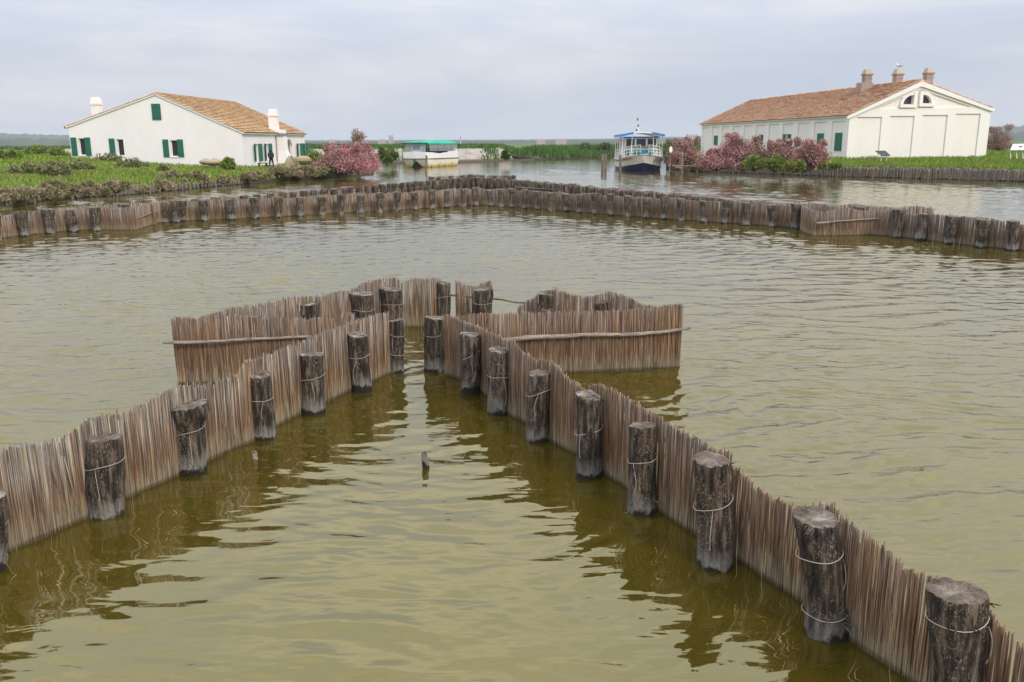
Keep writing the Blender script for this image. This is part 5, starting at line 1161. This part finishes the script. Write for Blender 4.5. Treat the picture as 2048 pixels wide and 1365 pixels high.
for s_ in (-1, 1):      # blue border strips of the roof
    q = MB(); a = [V(4.33, s_*y, 3.72+.33*(1-(y/2.25)**2)-.03) for y in (1.0, 1.4, 1.8, 2.15, 2.28)]
    for p0, p1 in zip(a, a[1:]): q.prism([p0+V(0, 0, -.13), p1+V(0, 0, -.13), p1+V(0, 0, .06), p0+V(0, 0, .06)], V(.05, 0, 0))
    q.prism([V(-6, s_*2.26, 3.58), V(4.36, s_*2.26, 3.58), V(4.36, s_*2.26, 3.80), V(-6, s_*2.26, 3.80)], V(0, s_*.05, 0)); q.prism([V(-6, s_*1.0, 4.0), V(4.33, s_*1.0, 4.0), V(4.33, s_*2.2, 3.76), V(-6, s_*2.2, 3.76)], V(0, 0, .04)); bt(q, 'roof_edge', M['blue'], ro)
    for x, y in ((4.1, 1.2), (3.9, 2.1), (1.0, 2.15), (-2, 2.15), (-5, 2.15)):
        q = MB(); q.tube([V(x+.1 if x > 3 else x, y*s_*1.02, 1.3), V(x, y*s_*.92 if x > 4 else y*s_, 3.74)], .045, 6); bt(q, 'roof_post', M['gel'], B2)
q = MB(); q.tube([V(1, -.2, 4.0), V(1, -.2, 5.6)], [.05, .025], 6); q.tube([V(1, -.6, 4.75), V(1, .3, 4.75)], .02, 5); mo = bt(q, 'mast', M['gel'], B2)
q = MB(); q.prism([V(1, -.22, 5.35), V(.6, -.30, 5.25), V(.55, -.34, 5.5), V(1, -.22, 5.62)], V(0, .02, 0)); bt(q, 'flag', M['red'], mo)
for y, z in ((-.2, 4.75), (-.35, 4.3)):
    q = MB(); q.lathe((1.05, y, z-.1), [(.02, 0), (.09, .02), (.09, .18), (.02, .2)], 8); bt(q, 'lamp', M['black'], mo)

# mooring posts
def mpost(label, px, py, ytop, w, seed, name='mooring_post', group='mooring posts by the boats'):
    near_post(label, px, py, px, ytop, w, seed, cat='post', wires=(), mats=[M['bark_far'], M['cut']], name=name, group=group)
M['bark_far2'] = bark_mat('mooring_bark', 1.9, 0.15, 0.2)
def mpost(label, px, py, ytop, w, seed):
    near_post(label, px, py, px+.5, ytop, w, seed, cat='post', wires=(), mats=[M['bark_far2'], M['cut']], name='mooring_post', group='mooring posts by the boats')
mpost('slim grey mooring post before the green-roofed boat', 852.5, 345, 311, 4, 801)
mpost('left post of the strapped pair left of the blue-roofed boat', 1205, 343, 308, 5.5, 803); mpost('right post of the strapped pair left of the blue-roofed boat', 1211, 343.5, 309, 5, 805)
mpost('single mooring post touching the hull of the blue-roofed boat', 1240.5, 343.5, 309, 5.5, 807)
def mpost2(label, px, Yb, z0, ytop, w, seed):
    top = atY(px, ytop, Yb); r = w*Yb/F_PX/2; t = post_mesh(r, top.z, seed, V(0, 0, 0), 0, False, 12, 8, .4).build('mooring_post', [M['bark_far2'], M['cut']], None, (top.x, Yb, 0)); tag(t, label, 'post', 'mooring posts by the boats')
mpost2('stout double-width bollard post on the plank landing', 1364, 90.5, .5, 304, 7.5, 811); mpost2('thinner dark post at the right end of the plank landing', 1395, 88.5, .5, 305, 4.5, 813)
# landing planks
jp = atY(1345, 330, 90); jq = atY(1400, 330, 88.5); mb = MB()
for q in range(14):
    p = V(jp.x, 89.3, .72).lerp(V(jq.x, 87.9, .70), q/13); mb.box(p, (.19, 1.3, .06), 0, -.05)
tl = thing('plank_landing', 'low grey plank landing between the boat and the storehouse', 'landing', (jp.x, 89, 0)); mb.v = [(v[0]-jp.x, v[1]-89, v[2]) for v in mb.v]; mb.build('planking', M['wood'], tl)
mb = MB(); mb.box((.0+(jq.x-jp.x)/2, -.9+.2, .60), (jq.x-jp.x, .10, .16), 0, -.45*0); mb.build('beam', M['wood'], tl)
# pale round paddle sign on a stick
ps = atY(1341, 322, 88.5); t = thing('paddle_sign', 'pale oval paddle on a thin stick beside the moored boat', 'sign', (ps.x, 88.5, 0))
z0 = atY(1341, 293, 88.5).z; z1 = atY(1341, 306, 88.5).z
mb = MB(); poly = [V(math.cos(a*math.pi/8)*.17, 0, (z0+z1)/2+math.sin(a*math.pi/8)*(z0-z1)/2) for a in range(16)]; mb.prism(poly, V(0, .04, 0)); mb.build('blade', M['trim'], t)
mb = MB(); mb.tube([V(-.05, .02, .1), V(0, .02, z1)], .035, 6); mb.build('stick', M['pole'], t)

# ------------------------------------------------------------------ small things
# person
ptop = atY(541, 299, 87.2); pb0 = atY(540.5, 333, 87.2); pz = ptop.z-1.76
# place in front of the side wall
pp = V(ptop.x, 83.2, 0); pp = V(atY(541, 300, 83.4).x, 83.4, 0); sc = 1.0
pzt = atY(541, 299.5, 83.4).z; pz = pzt-1.74
T = thing('person', 'person in dark clothes with a backpack, standing by the farmhouse shutters', 'person', (pp.x, pp.y, pz), .25)
def skinned(name, verts, edges, radii, material, parent, root=0, sub=2):
    me = bpy.data.meshes.new(name); me.from_pydata(verts, edges, []); me.materials.append(material); o = bpy.data.objects.new(name, me); C.objects.link(o); o.parent = parent
    md = o.modifiers.new('skin', 'SKIN'); me.skin_vertices  # layer made by the modifier
    for i, r_ in enumerate(radii): me.skin_vertices[0].data[i].radius = (r_, r_) if not isinstance(r_, tuple) else r_
    me.skin_vertices[0].data[root].use_root = True; md.use_smooth_shade = True
    s = o.modifiers.new('sub', 'SUBSURF'); s.levels = sub; s.render_levels = sub; return o
vv = [(0, 0, .95), (0, 0, 1.12), (0, 0.02, 1.35), (0, .02, 1.47), (0, 0, 1.60), (0, 0, 1.70),
      (-.10, 0, .88), (-.15, .02, .50), (-.20, .0, .09), (-.22, .12, .04), (.10, 0, .88), (.14, .02, .50), (.19, 0, .09), (.21, .12, .04),
      (-.19, .02, 1.40), (-.25, .0, 1.12), (-.17, .14, .98), (.19, .02, 1.40), (.25, 0, 1.12), (.17, .14, .98)]
ee = [(0, 1), (1, 2), (2, 3), (3, 4), (4, 5), (0, 6), (6, 7), (7, 8), (8, 9), (0, 10), (10, 11), (11, 12), (12, 13), (2, 14), (14, 15), (15, 16), (2, 17), (17, 18), (18, 19)]
rad = [(.16, .12), (.16, .12), (.18, .12), .06, .095, .08, .10, .075, .05, .045, .10, .075, .05, .045, .08, .06, .04, .08, .06, .04]
skinned('body', vv, ee, rad, M['cloth_dark'], T)
mb = MB(); mb.lathe((0, -.01, 1.50), [(.02, .27), (.08, .25), (.115, .17), (.115, .08), (.085, .0), (.04, -.03)], 12); mb.build('hair', M['hair'], T)
mb = MB(); mb.box((0, -.21, 1.24), (.30, .18, .44), 0, 0, .8); mb.box((0, -.32, 1.15), (.22, .07, .2)); bgp = mb.build('backpack', M['bag'], T)
mb = MB()
for s_ in (-1, 1): mb.tube([V(.10*s_, -.12, 1.42), V(.11*s_, .02, 1.47), V(.11*s_, .14, 1.36), V(.13*s_, .05, 1.1), V(.12*s_, -.1, 1.05)], .022, 5)
mb.build('strap', M['bag'], bgp)
for s_ in (-1, 1):      # hands: palm and five fingers held in front
    mb = MB(); p = V(.17*s_, .14, .98); q = V(.10*s_, .22, .98); mb.tube([p, p.lerp(q, .5), q], [.032, .042, .036], 7)
    for f in range(4): b_ = q+V(0, 0, .03-.02*f); mb.tube([b_, b_+V(-.035*s_, .025, -.005), b_+V(-.05*s_, 0, -.01)], [.010, .009, .007], 5)
    mb.tube([p+V(0, .01, .03), p+V(-.03*s_, .04, .06), p+V(-.06*s_, .05, .05)], [.011, .010, .007], 5); mb.build('hand', M['skin'], T)
# bench
bpz = pz; bx = atY(526, 325, 84.0); t = thing('garden_bench', 'low dark wooden bench against the farmhouse wall beside the person', 'bench', (bx.x, 84.0, bpz), .1)
mb = MB(); mb.box((0, 0, .45), (1.0, .4, .06)); mb.build('seat', M['brownseat'], t)
for x_ in (-.38, .3): mb = MB(); mb.box((x_, 0, .21), (.14, .34, .42)); mb.build('leg', M['black'], t)
# wicker eel baskets
def basket(label, px, py, Y, wpx, hpx, cap=False):
    c = atY(px, py, Y); s = proj(c)[2]/F_PX; w = wpx*s/2; h = hpx*s; t = thing('wicker_basket', label, 'basket', c, 0, 'wicker eel baskets by the farmhouse')
    mb = MB(); mb.lathe((0, 0, 0), [(w*.45, 0), (w*.8, h*.18), (w, h*.45), (w*.92, h*.68), (w*.62, h*.9), (w*.2, h*1.0), (.01, h*1.0)], 24); mb.build('woven_body', M['wicker'], t)
    mb = MB(); mb.lathe((0, 0, 0), [(w*1.0, h*.42), (w*1.035, h*.45), (w*1.0, h*.49)], 24); mb.build('band', M['chim'], t)
    if cap: mb = MB(); mb.lathe((0, 0, 0), [(w*.28, h*.97), (w*.28, h*1.08), (.01, h*1.1)], 16); mb.build('lid', M['chim'], t)
basket('plump round wicker basket raised on the ground right of the arched door', 607, 329.5, 83.0, 34, 17)
basket('flat wicker basket with two lids half sunk in the grass, left', 413, 330, 80.0, 28, 11, True); basket('flat wicker basket half sunk in the grass, nearer and wider', 431, 332, 78.5, 40, 13, True)
basket('small rounded basket behind the plump one', 622, 322, 88, 14, 14)
c = atY(581, 334, 82.0); t = thing('leaning_basket', 'conical wicker trap leaning upright before the arched door', 'basket', c, .3)
mb = MB(); mb.lathe((0, 0, 0), [(.55, 0), (.52, .3), (.36, .7), (.12, 1.0), (.01, 1.02)], 20); mb.build('woven_body', M['wicker'], t)
mb = MB()
for q in range(2): mb.tube([V(.15+.25*q, -.3, 1.0-.1*q), V(.45+.2*q, -.45, .5), V(.72+.15*q, -.5, 0)], .05, 6)
mb.build('frame', M['wicker'], t)
# info boards
c = atY(1765, 312, 82.0); gzr = c.z
t = thing('info_board', 'dark green slanted information board in front of the storehouse gable', 'sign', (c.x, 82.0, gzr), .15)
mb = MB(); mb.prism([V(-.62, .28, .42), V(.40, .28, .42), V(.62, -.28, -.02), V(-.25, -.28, -.02)], V(0, -.03, .05)); mb.build('panel', M['boardblack'], t)
for x_ in (-.1, .45): mb = MB(); mb.tube([V(x_, .0, .16), V(x_+.05, .1, -.5)], .035, 6); mb.build('leg', M['signwhite'], t)
c = atY(2035, 307, 80.0)
t = thing('info_lectern', 'white slanted information lectern on curved legs at the right edge', 'sign', (c.x, 80.0, c.z), .1)
mb = MB(); mb.prism([V(-.95, -.3, .28), V(-.35, .3, .78), V(1.3, .3, .80), V(.6, -.3, .30)], V(0, 0, .05)); pnl = mb.build('panel', M['signwhite'], t)
mb = MB(); mb.prism([V(.0, -.08, .525), V(.12, .06, .64), V(.45, .06, .645), V(.33, -.08, .53)], V(0, 0, .012)); mb.build('picture', M['black'], pnl)
for x_ in (-.75, -.15, .45): mb = MB(); mb.tube([V(x_, -.2, .30), V(x_-.12, -.15, .22), V(x_, -.1, -.05), V(x_+.12, -.05, -.5)], .045, 6); mb.build('leg', M['signwhite'], t)
# distant buildings
def farb(label, px, ytop, wpx, Y, name='distant_building', hz=None):
    p = atY(px, ytop, Y); w = wpx*Y/F_PX; t = thing(name, label, 'building', (p.x, Y, 0)); mb = MB(); mb.box((0, 0, p.z/2), (w, w*.7, p.z)); mb.build('wall', M['farwall'], t)
    mb = MB(); mb.box((0, 0, p.z+.6), (w*1.03, w*.72, 1.2), 0, 0, .9); mb.build('roof', M['farroof'] if hz is None else M['farwall'], t)
    wn_ = MB()
    for i in range(4):
        for j in range(3): wn_.box((-w*.36+w*.24*i, -w*.35-.1, p.z*(.3+.22*j)), (w*.1, .3, p.z*.09))
    o = wn_.build('windows', M['pane'], t)
farb('tall white apartment block on the horizon left of the green-roofed boat', 782, 272, 9, 1350, hz=1)
farb('low pinkish house beside the white apartment block on the horizon', 764, 281, 14, 1350); farb('low red-roofed house on the horizon left of the tamarisk top', 664, 281, 10, 1350)
farb('pale long building on the horizon right of the green-roofed boat', 1082, 280.5, 16, 1350); farb('brownish long building on the horizon, middle of the far shore', 1122, 280, 20, 1340); farb('low blue-grey block on the hill behind the storehouse tamarisk', 1384, 270, 20, 1350, hz=1)
mb = MB(); p = atY(921, 274, 1350); mb.tube([V(p.x, 1350, 0), V(p.x, 1350, p.z)], 0.9, 6); tag(mb.build('radio_mast', M['farwall']), 'thin mast on the horizon right of the green-roofed boat', 'mast')

hz = MB(); hz.box((0, 3000, 29), (10400, 6400, 62)); hm = bpy.data.materials.new('haze'); hm.use_nodes = True; t_ = hm.node_tree; t_.nodes.clear()
ho = t_.nodes.new('ShaderNodeOutputMaterial'); pv = t_.nodes.new('ShaderNodeVolumePrincipled'); pv.inputs['Density'].default_value = 0.00016; pv.inputs['Color'].default_value = (.90, .95, 1.0, 1); t_.links.new(pv.outputs[0], ho.inputs['Volume'])
struct(hz.build('haze', hm), 'stuff')
